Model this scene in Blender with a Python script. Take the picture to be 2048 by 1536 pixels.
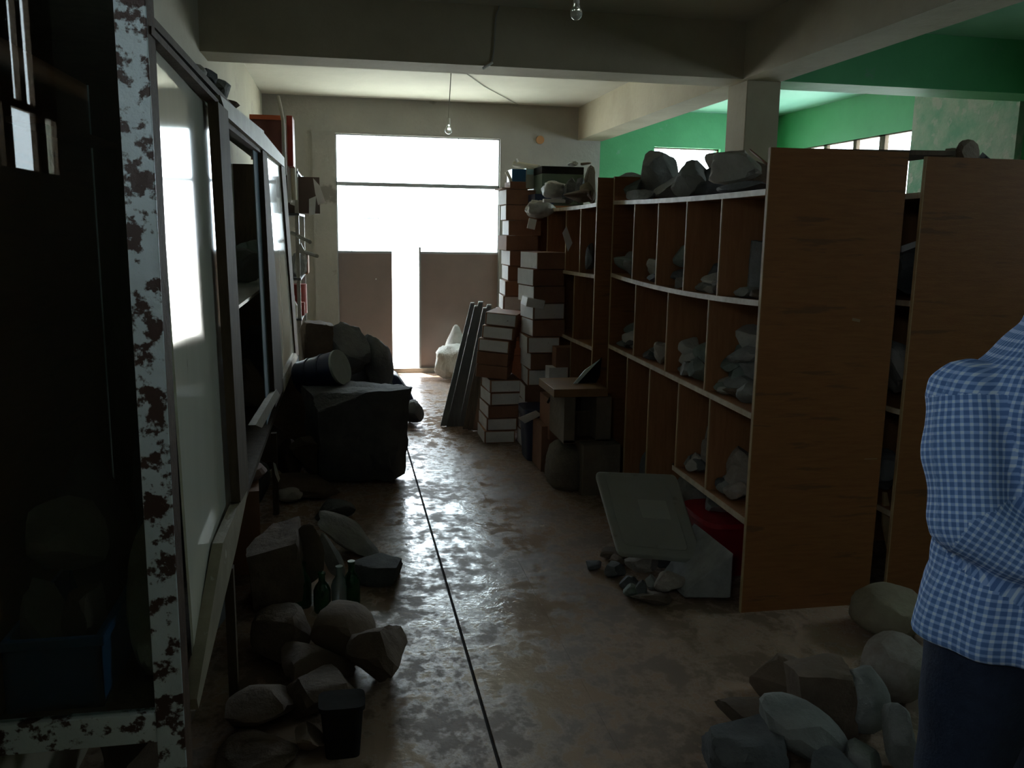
import bpy, bmesh, math, random
from mathutils import Vector, Matrix, Euler, noise
for o in list(bpy.data.objects): bpy.data.objects.remove(o)
S = bpy.context.scene
COL = S.collection
R = math.radians

# ------------------------------------------------------------------ camera
CAM_X = Vector((0.98209692, -0.18771426, 0.01577949))
CAM_D = Vector((-0.01730567, -0.1733173, -0.98471398))      # image down
CAM_F = Vector((0.18757971, 0.9668115, -0.1734629))
EYE = Vector((0, 0, 1.6)); FPX = 1746.0
cd = bpy.data.cameras.new('camera'); cam = bpy.data.objects.new('camera', cd); COL.objects.link(cam)
cd.sensor_width = 36; cd.lens = 36 * FPX / 2048; cd.clip_start = 0.05; cd.clip_end = 300
m = Matrix((CAM_X, -CAM_D, -CAM_F)).transposed().to_4x4(); m.translation = EYE
cam.matrix_world = m
S.camera = cam

# ------------------------------------------------------------------ light
w = bpy.data.worlds.new('sky'); S.world = w; w.use_nodes = True
wn = w.node_tree.nodes; wl = w.node_tree.links
bg = wn['Background']; bg.inputs[0].default_value = (0.85, 0.925, 1.0, 1); bg.inputs[1].default_value = 7.0
sd = bpy.data.lights.new('sun', 'SUN'); sd.energy = 14; sd.angle = R(1.5); sd.color = (1, .95, .86)
so = bpy.data.objects.new('sun', sd); COL.objects.link(so)
so.rotation_euler = Vector((0.10, -0.20, -1.0)).to_track_quat('-Z', 'Y').to_euler(); so.location = (2, 14, 9)
S.view_settings.view_transform = 'Standard'; S.view_settings.look = 'None'
S.view_settings.gamma = 1; S.view_settings.use_curve_mapping = False
S.view_settings.exposure = 1.12
def portal(name, loc, rot, sx, sy):
    a = bpy.data.lights.new(name, 'AREA'); a.shape = 'RECTANGLE'; a.size = sx; a.size_y = sy
    a.cycles.is_portal = True
    o = bpy.data.objects.new(name, a); COL.objects.link(o); o.location = loc; o.rotation_euler = rot
portal('door_portal', (0.83, 9.86, 1.29), (R(-90), 0, 0), 1.8, 2.6)
portal('window_portal', (3.9, 9.86, 2.15), (R(-90), 0, 0), 0.85, 0.9)
portal('window_portal', (5.15, 8.2, 2.15), (0, R(90), 0), 0.75, 2.2)
portal('window_portal', (5.15, 3.05, 2.15), (0, R(90), 0), 0.75, 1.1)
portal('window_portal', (-0.95, -1.1, 2.37), (0, R(-90), 0), 0.6, 1.2)

# ------------------------------------------------------------------ helpers
def ray(u, v): return CAM_X * (u - 1024) + CAM_D * (v - 768) + CAM_F * FPX
def at(u, v, ax, val):
    d = ray(u, v); t = (val - EYE[ax]) / d[ax]; return EYE + d * t
def fl(u, v, z=0): return at(u, v, 2, z)
WLOC = {}
def thing(name, label, cat, loc=(0, 0, 0), group=None):
    o = bpy.data.objects.new(name, None); COL.objects.link(o); o.empty_display_size = .1
    o.location = loc; WLOC[o.name] = Vector(loc); o['label'] = label; o['category'] = cat
    if group: o['group'] = group
    return o
def tag(o, label, cat, group=None):
    o['label'] = label; o['category'] = cat
    if group: o['group'] = group
    return o
def obj(name, bm, mat, parent=None, bev=0, smooth=None, label=None):
    """bmesh in world coordinates -> one mesh object with its origin at its base"""
    bmesh.ops.recalc_face_normals(bm, faces=bm.faces)
    vs = [v.co for v in bm.verts]
    c = Vector(((min(v.x for v in vs) + max(v.x for v in vs)) / 2, (min(v.y for v in vs) + max(v.y for v in vs)) / 2, min(v.z for v in vs)))
    bmesh.ops.translate(bm, vec=-c, verts=bm.verts)
    me = bpy.data.meshes.new(name); bm.to_mesh(me); bm.free()
    for m_ in (mat if isinstance(mat, (list, tuple)) else [mat]): me.materials.append(m_)
    o = bpy.data.objects.new(name, me); COL.objects.link(o)
    WLOC[o.name] = c
    if parent: o.parent = parent; o.location = c - WLOC[parent.name]
    else: o.location = c
    if bev:
        b = o.modifiers.new('b', 'BEVEL'); b.width = bev; b.segments = 2; b.limit_method = 'ANGLE'
    if smooth is not None:
        for p in me.polygons: p.use_smooth = True
        me.set_sharp_from_angle(angle=R(smooth))
    if label: o['label'] = label
    return o
def struct(name, bm, mat, parent=None, **k):
    o = obj(name, bm, mat, parent, **k)
    if not parent: o['kind'] = 'structure'
    return o
def B(): return bmesh.new()
def box(bm, x0, x1, y0, y1, z0, z1, rot=None, piv=None, mi=0):
    r = bmesh.ops.create_cube(bm, size=1); vs = r['verts']
    bmesh.ops.scale(bm, vec=(x1 - x0, y1 - y0, z1 - z0), verts=vs)
    bmesh.ops.translate(bm, vec=((x0 + x1) / 2, (y0 + y1) / 2, (z0 + z1) / 2), verts=vs)
    if rot is not None:
        p = Vector(piv) if piv is not None else Vector(((x0 + x1) / 2, (y0 + y1) / 2, z0))
        bmesh.ops.rotate(bm, cent=p, matrix=Euler(rot).to_matrix(), verts=vs)
    if mi:
        for f in {f for v in vs for f in v.link_faces}: f.material_index = mi
    return bm
def bx(*a, **k): return box(B(), *a, **k)
def cyl(bm, p0, p1, r0, r1=None, n=12, caps=True):
    p0 = Vector(p0); p1 = Vector(p1); r1 = r0 if r1 is None else r1
    d = p1 - p0; L = d.length
    if L < 1e-6: return bm
    r = bmesh.ops.create_cone(bm, cap_ends=caps, segments=n, radius1=r0, radius2=r1, depth=L)
    M = Matrix.Translation((p0 + p1) / 2) @ d.to_track_quat('Z', 'Y').to_matrix().to_4x4()
    bmesh.ops.transform(bm, matrix=M, verts=r['verts']); return bm
def ball(bm, c, rad, sub=2, rot=None):
    r = bmesh.ops.create_icosphere(bm, subdivisions=sub, radius=1); vs = r['verts']
    rad = Vector(rad) if hasattr(rad, '__len__') else Vector((rad,) * 3)
    bmesh.ops.scale(bm, vec=rad, verts=vs)
    if rot: bmesh.ops.rotate(bm, cent=(0, 0, 0), matrix=Euler(rot).to_matrix(), verts=vs)
    bmesh.ops.translate(bm, vec=c, verts=vs); return bm
def tube(bm, pts, r, n=8):
    pts = [Vector(p) for p in pts]
    for i in range(len(pts) - 1):
        cyl(bm, pts[i], pts[i + 1], r, n=n)
        if i: ball(bm, pts[i], r, 1)
    return bm
def prism(bm, pts, off):
    """closed polygon extruded by the vector off"""
    off = Vector(off)
    a = [bm.verts.new(Vector(p)) for p in pts]; b = [bm.verts.new(Vector(p) + off) for p in pts]
    bm.faces.new(a); bm.faces.new(list(reversed(b)))
    for i in range(len(pts)):
        j = (i + 1) % len(pts); bm.faces.new((a[i], b[i], b[j], a[j]))
    return bm
def loft(bm, rings, close=True):
    vs = [[bm.verts.new(p) for p in r] for r in rings]
    n = len(vs[0])
    for a, b in zip(vs, vs[1:]):
        for i in range(n): bm.faces.new((a[i], a[(i + 1) % n], b[(i + 1) % n], b[i]))
    if close: bm.faces.new(list(reversed(vs[0]))); bm.faces.new(vs[-1])
    return bm
def ring(cx, cy, cz, rx, ry, n=24, ph=0, p=2.0):
    out = []
    for i in range(n):
        a = 2 * math.pi * i / n + ph; c, s = math.cos(a), math.sin(a)
        out.append(Vector((cx + rx * math.copysign(abs(c) ** (2 / p), c), cy + ry * math.copysign(abs(s) ** (2 / p), s), cz)))
    return out
def lathe(bm, c, prof, n=20):
    c = Vector(c); return loft(bm, [ring(c.x, c.y, c.z + z, r, r, n) for r, z in prof])
def bake(o):
    """apply the modifiers of o into its mesh"""
    dg = bpy.context.evaluated_depsgraph_get(); dg.update()
    me = bpy.data.meshes.new_from_object(o.evaluated_get(dg)); old = o.data
    o.modifiers.clear(); o.data = me; bpy.data.meshes.remove(old); return o

# ------------------------------------------------------------------ materials
def mat(name, col, rough=.7, col2=None, scale=6, bump=0, bscale=None, metal=0, spec=.5, stretch=(1, 1, 1), coat=0,
        lo=.35, hi=.65, col3=None, s3=20, t3=.6, vary=0, rough2=None, detail=6):
    m_ = bpy.data.materials.new(name); m_.use_nodes = True; nt = m_.node_tree; N = nt.nodes; L = nt.links
    p = N['Principled BSDF']; p.inputs['Roughness'].default_value = rough; p.inputs['Metallic'].default_value = metal
    p.inputs['Specular IOR Level'].default_value = spec
    if coat: p.inputs['Coat Weight'].default_value = coat; p.inputs['Coat Roughness'].default_value = .03
    tc = N.new('ShaderNodeTexCoord'); mp = N.new('ShaderNodeMapping'); mp.inputs['Scale'].default_value = stretch
    L.new(tc.outputs['Object'], mp.inputs['Vector'])
    vec = mp.outputs[0]
    oi = N.new('ShaderNodeObjectInfo'); ad = N.new('ShaderNodeVectorMath'); ad.operation = 'ADD'
    sc = N.new('ShaderNodeMath'); sc.operation = 'MULTIPLY'; sc.inputs[1].default_value = 37
    L.new(oi.outputs['Random'], sc.inputs[0]); L.new(vec, ad.inputs[0]); L.new(sc.outputs[0], ad.inputs[1]); vec = ad.outputs[0]
    def nz(s, d=6):
        n_ = N.new('ShaderNodeTexNoise'); n_.inputs['Scale'].default_value = s; n_.inputs['Detail'].default_value = d
        n_.inputs['Roughness'].default_value = .62; L.new(vec, n_.inputs['Vector']); return n_.outputs[0]
    out = None
    col = (*col, 1)
    if col2:
        cr = N.new('ShaderNodeValToRGB'); cr.color_ramp.elements[0].position = lo; cr.color_ramp.elements[1].position = hi
        cr.color_ramp.elements[0].color = col; cr.color_ramp.elements[1].color = (*col2, 1)
        f = nz(scale, detail); L.new(f, cr.inputs[0]); out = cr.outputs[0]
        if rough2 is not None:
            mr = N.new('ShaderNodeMapRange'); mr.inputs[1].default_value = lo; mr.inputs[2].default_value = hi
            mr.inputs[3].default_value = rough; mr.inputs[4].default_value = rough2
            L.new(f, mr.inputs[0]); L.new(mr.outputs[0], p.inputs['Roughness'])
    if col3:
        mx = N.new('ShaderNodeMix'); mx.data_type = 'RGBA'
        cr = N.new('ShaderNodeValToRGB'); cr.color_ramp.elements[0].position = t3; cr.color_ramp.elements[1].position = t3 + .05
        L.new(nz(s3, 8), cr.inputs[0]); L.new(cr.outputs[0], mx.inputs[0])
        if out: L.new(out, mx.inputs[6])
        else: mx.inputs[6].default_value = col
        mx.inputs[7].default_value = (*col3, 1); out = mx.outputs[2]
    if vary:
        hs = N.new('ShaderNodeHueSaturation')
        mr = N.new('ShaderNodeMapRange'); mr.inputs[3].default_value = 1 - vary; mr.inputs[4].default_value = 1 + vary
        L.new(oi.outputs['Random'], mr.inputs[0]); L.new(mr.outputs[0], hs.inputs['Value'])
        if out: L.new(out, hs.inputs['Color'])
        else: hs.inputs['Color'].default_value = col
        out = hs.outputs[0]
    if out: L.new(out, p.inputs['Base Color'])
    else: p.inputs['Base Color'].default_value = col
    if bump:
        b = N.new('ShaderNodeBump'); b.inputs['Strength'].default_value = bump; b.inputs['Distance'].default_value = .02
        L.new(nz(bscale or scale * 3, 8), b.inputs['Height']); L.new(b.outputs[0], p.inputs['Normal'])
    return m_
PLASTER = mat('cream_plaster', (.33, .30, .225), .85, (.40, .365, .28), 1.2, .25, 14, col3=(.30, .27, .21), s3=2.2, t3=.62)
GREYPL = mat('grey_plaster', (.27, .26, .235), .85, (.33, .315, .28), 1.0, .3, 12, col3=(.18, .165, .145), s3=2.5, t3=.63)
CEIL = mat('ceiling_plaster', (.46, .44, .37), .9, (.55, .52, .44), .9, .2, 9)
BEAMPL = mat('beam_plaster', (.36, .31, .22), .85, (.43, .38, .28), 1.5, .3, 10)
GREEN = mat('green_paint', (.065, .30, .12), .6, (.09, .36, .155), 1.3, .2, 10, col3=(.14, .30, .20), s3=3, t3=.64)
GREENC = mat('green_ceiling_paint', (.22, .48, .34), .7, (.28, .54, .40), 1.1, .15, 9)
PEEL = mat('peeling_green_wall', (.16, .30, .20), .85, (.34, .36, .28), 5, .4, 18, col3=(.38, .36, .30), s3=7, t3=.56)
WOOD = mat('plywood', (.24, .092, .028), .55, (.30, .12, .038), 7, .12, 40, stretch=(1, 1, 9), spec=.35, col3=(.18, .076, .029), s3=2.2, t3=.6)
WOODV = mat('plywood_upright', (.31, .135, .053), .55, (.39, .18, .074), 7, .12, 40, stretch=(8, 8, .8), spec=.35)
EDGE = mat('raw_board_edge', (.50, .36, .19), .6, (.38, .25, .12), 9, .1, 40, vary=.08)
SHELF_EDGE = mat('pale_shelf_edge', (.66, .56, .42), .5, (.45, .34, .22), 12, .1, 30)
DARKWOOD = mat('dark_brown_frame', (.075, .052, .032), .75, (.12, .085, .055), 8, .2, 40, stretch=(3, 3, .6), spec=.2)
BEIGEB = mat('beige_header_board', (.30, .26, .18), .6, (.22, .19, .13), 7, .2, 25, col3=(.45, .42, .35), s3=14, t3=.64)
RUSTY = mat('rusty_pale_blue_paint', (.64, .72, .74), .4, (.56, .64, .66), 4, .3, 30, col3=(.06, .028, .02), s3=22, t3=.52)
RUSTD = mat('rusty_dark_metal', (.06, .035, .022), .75, (.11, .065, .04), 10, .4, 40, spec=.2)
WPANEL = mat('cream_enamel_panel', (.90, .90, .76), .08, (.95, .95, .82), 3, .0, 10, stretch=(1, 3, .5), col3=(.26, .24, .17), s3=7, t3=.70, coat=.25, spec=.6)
METAL = mat('grey_metal', (.10, .12, .13), .45, (.15, .17, .18), 6, .1, 30, metal=.6)
PALEM = mat('pale_metal', (.55, .56, .52), .4, (.42, .42, .38), 8, .1, 30, metal=.3)
DOORP = mat('brown_door_paint', (.19, .15, .135), .45, (.225, .175, .155), 2, .1, 10)
DOORF = mat('door_frame_paint', (.30, .32, .33), .4, (.24, .25, .25), 6, .1, 20)
CARD = mat('brown_cardboard', (.27, .13, .075), .8, (.34, .17, .10), 6, .15, 25, vary=.14)
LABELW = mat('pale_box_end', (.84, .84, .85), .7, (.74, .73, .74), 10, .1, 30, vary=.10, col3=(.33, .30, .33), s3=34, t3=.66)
PAPER = mat('white_paper', (.80, .80, .80), .7, (.72, .72, .70), 8, .1, 20)
PLASTIC = mat('cloudy_plastic_sheet', (.50, .50, .47), .5, (.36, .35, .32), 7, .7, 14, spec=.4)
BLUE = mat('blue_plastic', (.02, .10, .24), .35, (.03, .13, .30), 5, .05, 20)
NAVY = mat('navy_plastic', (.012, .02, .06), .4, (.02, .03, .08), 6, .1, 20)
BLACK = mat('black_rubber', (.015, .013, .012), .9, (.022, .02, .018), 8, .1, 20, spec=.12)
RED = mat('red_paint', (.38, .05, .03), .5, (.30, .04, .025), 6, .1, 20)
REDP = mat('red_plastic', (.32, .012, .02), .35, (.26, .01, .018), 6, .05, 20)
TAN = mat('tan_cloth', (.28, .20, .13), .9, (.20, .14, .09), 12, .5, 60)
GREYPANEL = mat('grey_plastic_casing', (.26, .26, .22), .45, (.30, .30, .26), 3, .05, 20, col3=(.20, .19, .16), s3=5, t3=.62)
SACK = mat('woven_white_sack', (.62, .62, .58), .7, (.50, .49, .44), 18, .6, 40, stretch=(2, 2, .5))
LID = mat('pale_green_grey_lid', (.34, .38, .34), .5, (.28, .32, .28), 8, .1, 20)
WIRE = mat('pale_wire', (.30, .29, .26), .6)
CERAM = mat('white_ceramic', (.75, .75, .70), .3)
GROUND = mat('pale_outdoor_concrete', (.55, .55, .50), .9, (.62, .62, .57), 3, .2, 20)
SKIN = mat('skin', (.20, .10, .06), .55, (.23, .12, .075), 20)
HAIR = mat('black_hair', (.012, .010, .009), .6, (.02, .016, .014), 40, .6, 90)
JEANS = mat('dark_blue_trousers', (.010, .018, .045), .85, (.016, .028, .062), 30, .3, 120)
RK = {
 'grey': mat('grey_rock', (.21, .21, .20), .85, (.31, .31, .295), 9, .6, 24, vary=.2),
 'dark': mat('dark_rock', (.075, .08, .085), .85, (.13, .13, .13), 8, .6, 22, vary=.2),
 'brown': mat('brown_rock', (.11, .075, .052), .9, (.165, .115, .08), 8, .6, 20, vary=.2),
 'pale': mat('pale_rock', (.40, .38, .34), .85, (.52, .50, .45), 9, .6, 26, vary=.12),
 'green': mat('green_grey_rock', (.17, .20, .175), .85, (.25, .29, .255), 9, .6, 24, vary=.2),
 'pink': mat('pinkish_speckled_rock', (.30, .25, .215), .85, (.40, .35, .31), 22, .6, 40, vary=.1),
 'buff': mat('buff_rock', (.21, .17, .115), .9, (.28, .235, .165), 9, .6, 22, vary=.15),
}
# worn polished cement: clean gloss with dull trodden dirt patches
def floor_mat():
    m_ = bpy.data.materials.new('worn_cement_floor'); m_.use_nodes = True; nt = m_.node_tree; N = nt.nodes; L = nt.links
    p = N['Principled BSDF']; ge = N.new('ShaderNodeNewGeometry')
    def nz(s, d, st=(1, 1, 1)):
        mp = N.new('ShaderNodeMapping'); mp.inputs['Scale'].default_value = st; L.new(ge.outputs['Position'], mp.inputs[0])
        n_ = N.new('ShaderNodeTexNoise'); n_.inputs['Scale'].default_value = s; n_.inputs['Detail'].default_value = d; n_.inputs['Roughness'].default_value = .65
        L.new(mp.outputs[0], n_.inputs['Vector']); return n_.outputs[0]
    def ramp(src, a, b, ca, cb):
        c = N.new('ShaderNodeValToRGB'); c.color_ramp.elements[0].position = a; c.color_ramp.elements[1].position = b
        c.color_ramp.elements[0].color = ca; c.color_ramp.elements[1].color = cb; L.new(src, c.inputs[0]); return c.outputs[0]
    f1 = nz(15, 6, (1, .8, 1)); f2 = nz(2.2, 5)
    s = N.new('ShaderNodeMath'); s.operation = 'MULTIPLY_ADD'; s.inputs[1].default_value = .7; L.new(f2, s.inputs[0])
    k = N.new('ShaderNodeMath'); k.operation = 'MULTIPLY'; k.inputs[1].default_value = .65; L.new(f1, k.inputs[0]); L.new(k.outputs[0], s.inputs[2])
    dirt = s.outputs[0]
    c1 = ramp(dirt, .62, .74, (.40, .285, .21, 1), (.17, .11, .072, 1)); L.new(c1, p.inputs['Base Color'])
    mr = N.new('ShaderNodeMapRange'); mr.inputs[1].default_value = .60; mr.inputs[2].default_value = .74
    mr.inputs[3].default_value = .14; mr.inputs[4].default_value = .60; L.new(dirt, mr.inputs[0]); L.new(mr.outputs[0], p.inputs['Roughness'])
    p.inputs['Specular IOR Level'].default_value = .55
    b = N.new('ShaderNodeBump'); b.inputs['Strength'].default_value = .16; b.inputs['Distance'].default_value = .02
    L.new(nz(11, 4), b.inputs['Height']); L.new(b.outputs[0], p.inputs['Normal'])
    return m_
FLOORM = floor_mat()
def glass_mat(name, tint=(.9, .95, .95), refl=1.0):
    m_ = bpy.data.materials.new(name); m_.use_nodes = True; nt = m_.node_tree; N = nt.nodes; L = nt.links
    N.remove(N['Principled BSDF'])
    t = N.new('ShaderNodeBsdfTransparent'); t.inputs[0].default_value = (*tint, 1)
    g = N.new('ShaderNodeBsdfGlossy'); g.inputs['Roughness'].default_value = .02
    fr = N.new('ShaderNodeFresnel'); fr.inputs[0].default_value = 1.5
    mu = N.new('ShaderNodeMath'); mu.operation = 'MULTIPLY'; mu.inputs[1].default_value = refl; mu.use_clamp = True
    mx = N.new('ShaderNodeMixShader'); ge = N.new('ShaderNodeNewGeometry'); iv = N.new('ShaderNodeMath'); iv.operation = 'SUBTRACT'; iv.inputs[0].default_value = 1; L.new(ge.outputs['Backfacing'], iv.inputs[1]); m2 = N.new('ShaderNodeMath'); m2.operation = 'MULTIPLY'; L.new(fr.outputs[0], mu.inputs[0]); L.new(mu.outputs[0], m2.inputs[0]); L.new(iv.outputs[0], m2.inputs[1]); L.new(m2.outputs[0], mx.inputs[0]); L.new(t.outputs[0], mx.inputs[1]); L.new(g.outputs[0], mx.inputs[2])
    L.new(mx.outputs[0], N['Material Output'].inputs[0]); return m_
GLASS = glass_mat('window_glass'); CGLASS = glass_mat('dusty_cabinet_glass', (.72, .78, .76), 1.6)
def solid_glass(name, col):
    m_ = bpy.data.materials.new(name); m_.use_nodes = True; p = m_.node_tree.nodes['Principled BSDF']
    p.inputs['Base Color'].default_value = (*col, 1); p.inputs['Roughness'].default_value = .05
    p.inputs['Transmission Weight'].default_value = .5; return m_
BOTG = solid_glass('green_bottle_glass', (.01, .10, .03)); BOTC = solid_glass('clear_bottle_glass', (.35, .42, .42)); BULB = solid_glass('frosted_bulb_glass', (.85, .85, .78))

# ------------------------------------------------------------------ room
H = 2.955; YF = 9.76; XL = -.80; XR = 5.0; YN = -3.2
fb = B(); box(fb, XL - .2, XR + .2, YN - .2, YF + .2, -.2, -.012); floor = struct('floor', fb, mat('joint_dirt', (.03, .025, .02), .9))
for x0, x1 in ((XL, .434), (.446, .8202), (.821, 2.4), (2.403, XR)):
    for y0, y1 in ((YN, 3.9), (3.9, YF)):
        obj('slab', bx(x0, x1, y0, y1, -.012, 0), FLOORM, floor)
struct('ceiling', bx(XL - .2, 2.86, YN - .2, YF + .2, H, H + .2), CEIL)
struct('ceiling', bx(2.86, XR + .2, YN - .2, YF + .2, H, H + .2), GREENC)
def wall_with_holes(axis, a0, a1, p0, p1, holes):
    """wall slab along axis (0=x,1=y), thickness p0..p1, holes (s0,s1,z0,z1)"""
    bm = B()
    def pc(s0, s1, z0, z1):
        if s1 - s0 < 1e-4 or z1 - z0 < 1e-4: return
        if axis == 0: box(bm, s0, s1, p0, p1, z0, z1)
        else: box(bm, p0, p1, s0, s1, z0, z1)
    s = a0
    for h0, h1, z0, z1 in sorted(holes):
        pc(s, h0, 0, H); pc(h0, h1, 0, z0); pc(h0, h1, z1, H); s = h1
    pc(s, a1, 0, H); return bm
DX0, DX1, DZ = -.06, 1.72, 2.585
struct('wall_far', wall_with_holes(0, XL - .2, 2.86, YF, YF + .2, [(DX0, DX1, 0, DZ)]), GREYPL)
struct('wall_far', wall_with_holes(0, 2.86, XR + .2, YF, YF + .2, [(3.5, 4.3, 1.7, 2.56)]), GREEN)
struct('wall_left', wall_with_holes(1, YN - .2, YF, XL - .04, XL, [(-1.6, -.6, 2.15, 2.6), (.96, 1.43, 1.735, 2.3)]), PLASTER)
struct('wall_right', wall_with_holes(1, 5.6, YF, XR, XR + .05, [(7.24, 9.3, 1.86, 2.54)]), GREEN)
struct('wall_right', wall_with_holes(1, YN - .2, 5.6, XR, XR + .05, [(2.6, 3.5, 1.86, 2.4)]), GREEN)
struct('wall_near', wall_with_holes(0, XL - .2, XR + .2, YN - .2, YN, []), PLASTER)
struct('trim_1', bx(4.94, XR, 5.9, 7.16, 0, H), PEEL)                       # shallow pier on the right wall
# beams and column
struct('trim_2', bx(XL, 2.6, 5.6, 5.92, 2.6, H), BEAMPL)                    # cross beam, left bay
struct('trim_3', bx(2.88, XR, 5.6, 5.92, 2.6, H), GREEN)                    # cross beam, green bay
struct('trim_4', bx(2.6, 2.88, YN, YF, 2.6, H), BEAMPL)                     # long beam
struct('trim_5', bx(2.64, 2.88, 5.62, 5.92, 0, 2.6), BEAMPL, bev=.006)      # column
struct('trim_6', bx(-.30, DX0, YF - .025, YF, 0, 2.6), GREYPL)             # shallow jamb strip left of the door
gnd = struct('trim_7', bx(-12, 16, YF + .2, 45, -.25, -.03), GROUND)        # yard outside the door
# far door: fixed leaf, gap, fixed leaf, transom
d1 = thing('door_1', 'brown metal double door with glazed tops standing ajar in the far wall', 'door', (.83, YF + .05, 0)); del d1['label'], d1['category']; d1['kind'] = 'structure'
y0, y1 = YF + .03, YF + .07
fb = B()
box(fb, DX0, DX0 + .012, y0, y1, 0, DZ); box(fb, DX1 - .012, DX1, y0, y1, 0, DZ); box(fb, DX0, DX1, y0, y1, DZ - .012, DZ)
box(fb, DX0, DX1, y0, y1, 2.045, 2.085); obj('door_frame', fb, DOORF, d1)
obj('threshold', bx(DX0, DX1, YF - .02, YF + .2, -.01, .05), GREYPL, d1)
for a, b in ((DX0 + .012, .53), (.83, DX1 - .012)):
    lf = obj('door_panel', bx(a, b, y0 + .005, y1 - .005, .05, 1.34), DOORP, d1)
    obj('middle_rail', bx(a, b, y0, y1, 1.325, 1.35), DOORF, lf)
    obj('pane', bx(a, b, y0 + .018, y0 + .022, 1.35, 2.045), GLASS, d1)
gb = B()
for x in (.09, .385): box(gb, x, x + .005, y0, y0 + .005, 1.35, 2.045)
box(gb, .09, .39, y0, y0 + .006, 1.70, 1.708); obj('window_grille', gb, DOORF, d1)
gb = B(); box(gb, 1.05, 1.055, y0, y0 + .005, 1.35, 2.045); box(gb, 1.51, 1.515, y0, y0 + .005, 1.35, 2.045); obj('window_grille', gb, DOORF, d1)
obj('leaf_edge', bx(.825, .845, y0 - .02, y1, .05, 1.40), DOORF, d1)
obj('peephole', ball(B(), at(752, 558, 1, y0), .008, 1), PAPER, d1)
tb = B()
for x in (.44, 1.26): box(tb, x, x + .006, y0, y1, 2.085, DZ)
obj('transom_bar', tb, DOORF, d1); obj('pane', bx(DX0, DX1, y0 + .018, y0 + .022, 2.085, DZ - .012), GLASS, d1)
def window(n, ax, p, s0, s1, z0, z1, mull, th=.035, hbars=()):
    w_ = thing('window_%d' % n, '', '', ((s0 + s1) / 2, p, z0) if ax == 0 else (p, (s0 + s1) / 2, z0)); del w_['label'], w_['category']; w_['kind'] = 'structure'
    fb = B()
    def pc(a, b, c, d):
        if ax == 0: box(fb, a, b, p, p + .04, c, d)
        else: box(fb, p, p + .04, a, b, c, d)
    pc(s0, s0 + th, z0, z1); pc(s1 - th, s1, z0, z1); pc(s0, s1, z0, z0 + th); pc(s0, s1, z1 - .012, z1)
    for a, t in mull: pc(a - t / 2, a + t / 2, z0, z1)
    for z, t in hbars: pc(s0, s1, z - t / 2, z + t / 2)
    obj('window_frame', fb, DARKWOOD, w_)
    g = bx(s0, s1, p + .018, p + .022, z0, z1) if ax == 0 else bx(p + .018, p + .022, s0, s1, z0, z1)
    obj('pane', g, GLASS, w_)
window(2, 0, YF + .06, 3.5, 4.3, 1.7, 2.56, [], .012)
window(3, 1, XR + .008, 7.24, 9.3, 1.86, 2.54, [(7.695, .09), (8.15, .06), (8.70, .06)], .01)
window(4, 1, XR + .008, 2.6, 3.5, 1.86, 2.4, [(3.05, .05)])
window(6, 1, XL - .045, -1.6, -.6, 2.15, 2.6, [(-.9, .05), (-1.3, .05)], .03)  # unseen window, added to light the near end of the room
w5 = struct('window_5', bx(XL - .03, XL - .026, .96, 1.43, 1.735, 2.3), GLASS)     # small boarded window: only slits are open
for a, b, c, d in ((.96, .975, 1.735, 1.885), (1.07, 1.15, 1.735, 1.885), (1.325, 1.385, 1.735, 1.885), (1.42, 1.43, 1.735, 1.885), (.96, 1.43, 1.885, 1.905), (.96, 1.14, 1.905, 2.3), (1.205, 1.245, 1.905, 2.3), (1.30, 1.43, 1.905, 2.3)):
    obj('board', bx(XL - .015, XL - .001, a, b, c, d), DARKWOOD, w5)
pb = B(); cyl(pb, (2.165, YF - .018, 2.589), (2.165, YF, 2.589), .045, n=20); tag(obj('wall_plate', pb, mat('orange_bakelite', (.35, .17, .06), .5)), 'small round orange wall plate high on the far wall right of the door', 'wall plate')

# ------------------------------------------------------------------ rocks
RCACHE = {}
def rock_bm(seed, sub, blocky, roll=0, tilt=0, pre=(1, 1, 1)):
    rd = random.Random(seed); bm = B()
    if blocky == 0:                                   # squared block: a rough cube with knocked corners
        bmesh.ops.create_cube(bm, size=1.5); bmesh.ops.subdivide_edges(bm, edges=bm.edges[:], cuts=2 ** (sub - 1) + 3, use_grid_fill=True)
        tx, ty = rd.uniform(-.22, .22), rd.uniform(-.15, .15)
        for v in bm.verts: v.co.x *= 1 + tx * v.co.z; v.co.z += ty * v.co.x
    else: bmesh.ops.create_icosphere(bm, subdivisions=sub, radius=1)
    for k in range(10 if blocky else 7):
        n_ = Vector((rd.gauss(0, 1), rd.gauss(0, 1), rd.gauss(0, 1))).normalized(); d = rd.uniform(.78, .97) if blocky >= .9 else rd.uniform(.42, .80) if blocky else rd.uniform(.78, 1.02)
        for v in bm.verts:
            e = v.co.dot(n_) - d
            if e > 0: v.co -= n_ * e * .985
    off = Vector([rd.uniform(-50, 50) for _ in range(3)])
    for v in bm.verts: v.co += v.co.normalized() * (noise.noise(v.co * 2.2 + off) * .06 + noise.noise(v.co * 6 + off) * .03)
    bmesh.ops.scale(bm, vec=pre, verts=bm.verts)
    bmesh.ops.rotate(bm, cent=(0, 0, 0), matrix=Euler((tilt, roll, rd.uniform(-.4, .4))).to_matrix(), verts=bm.verts)
    mn = [min(v.co[i] for v in bm.verts) for i in range(3)]; mx = [max(v.co[i] for v in bm.verts) for i in range(3)]
    for v in bm.verts:
        for i in range(3): v.co[i] = (v.co[i] - mn[i]) / (mx[i] - mn[i]) - (.5 if i < 2 else 0)
    return bm
SEED = [11]
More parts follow.
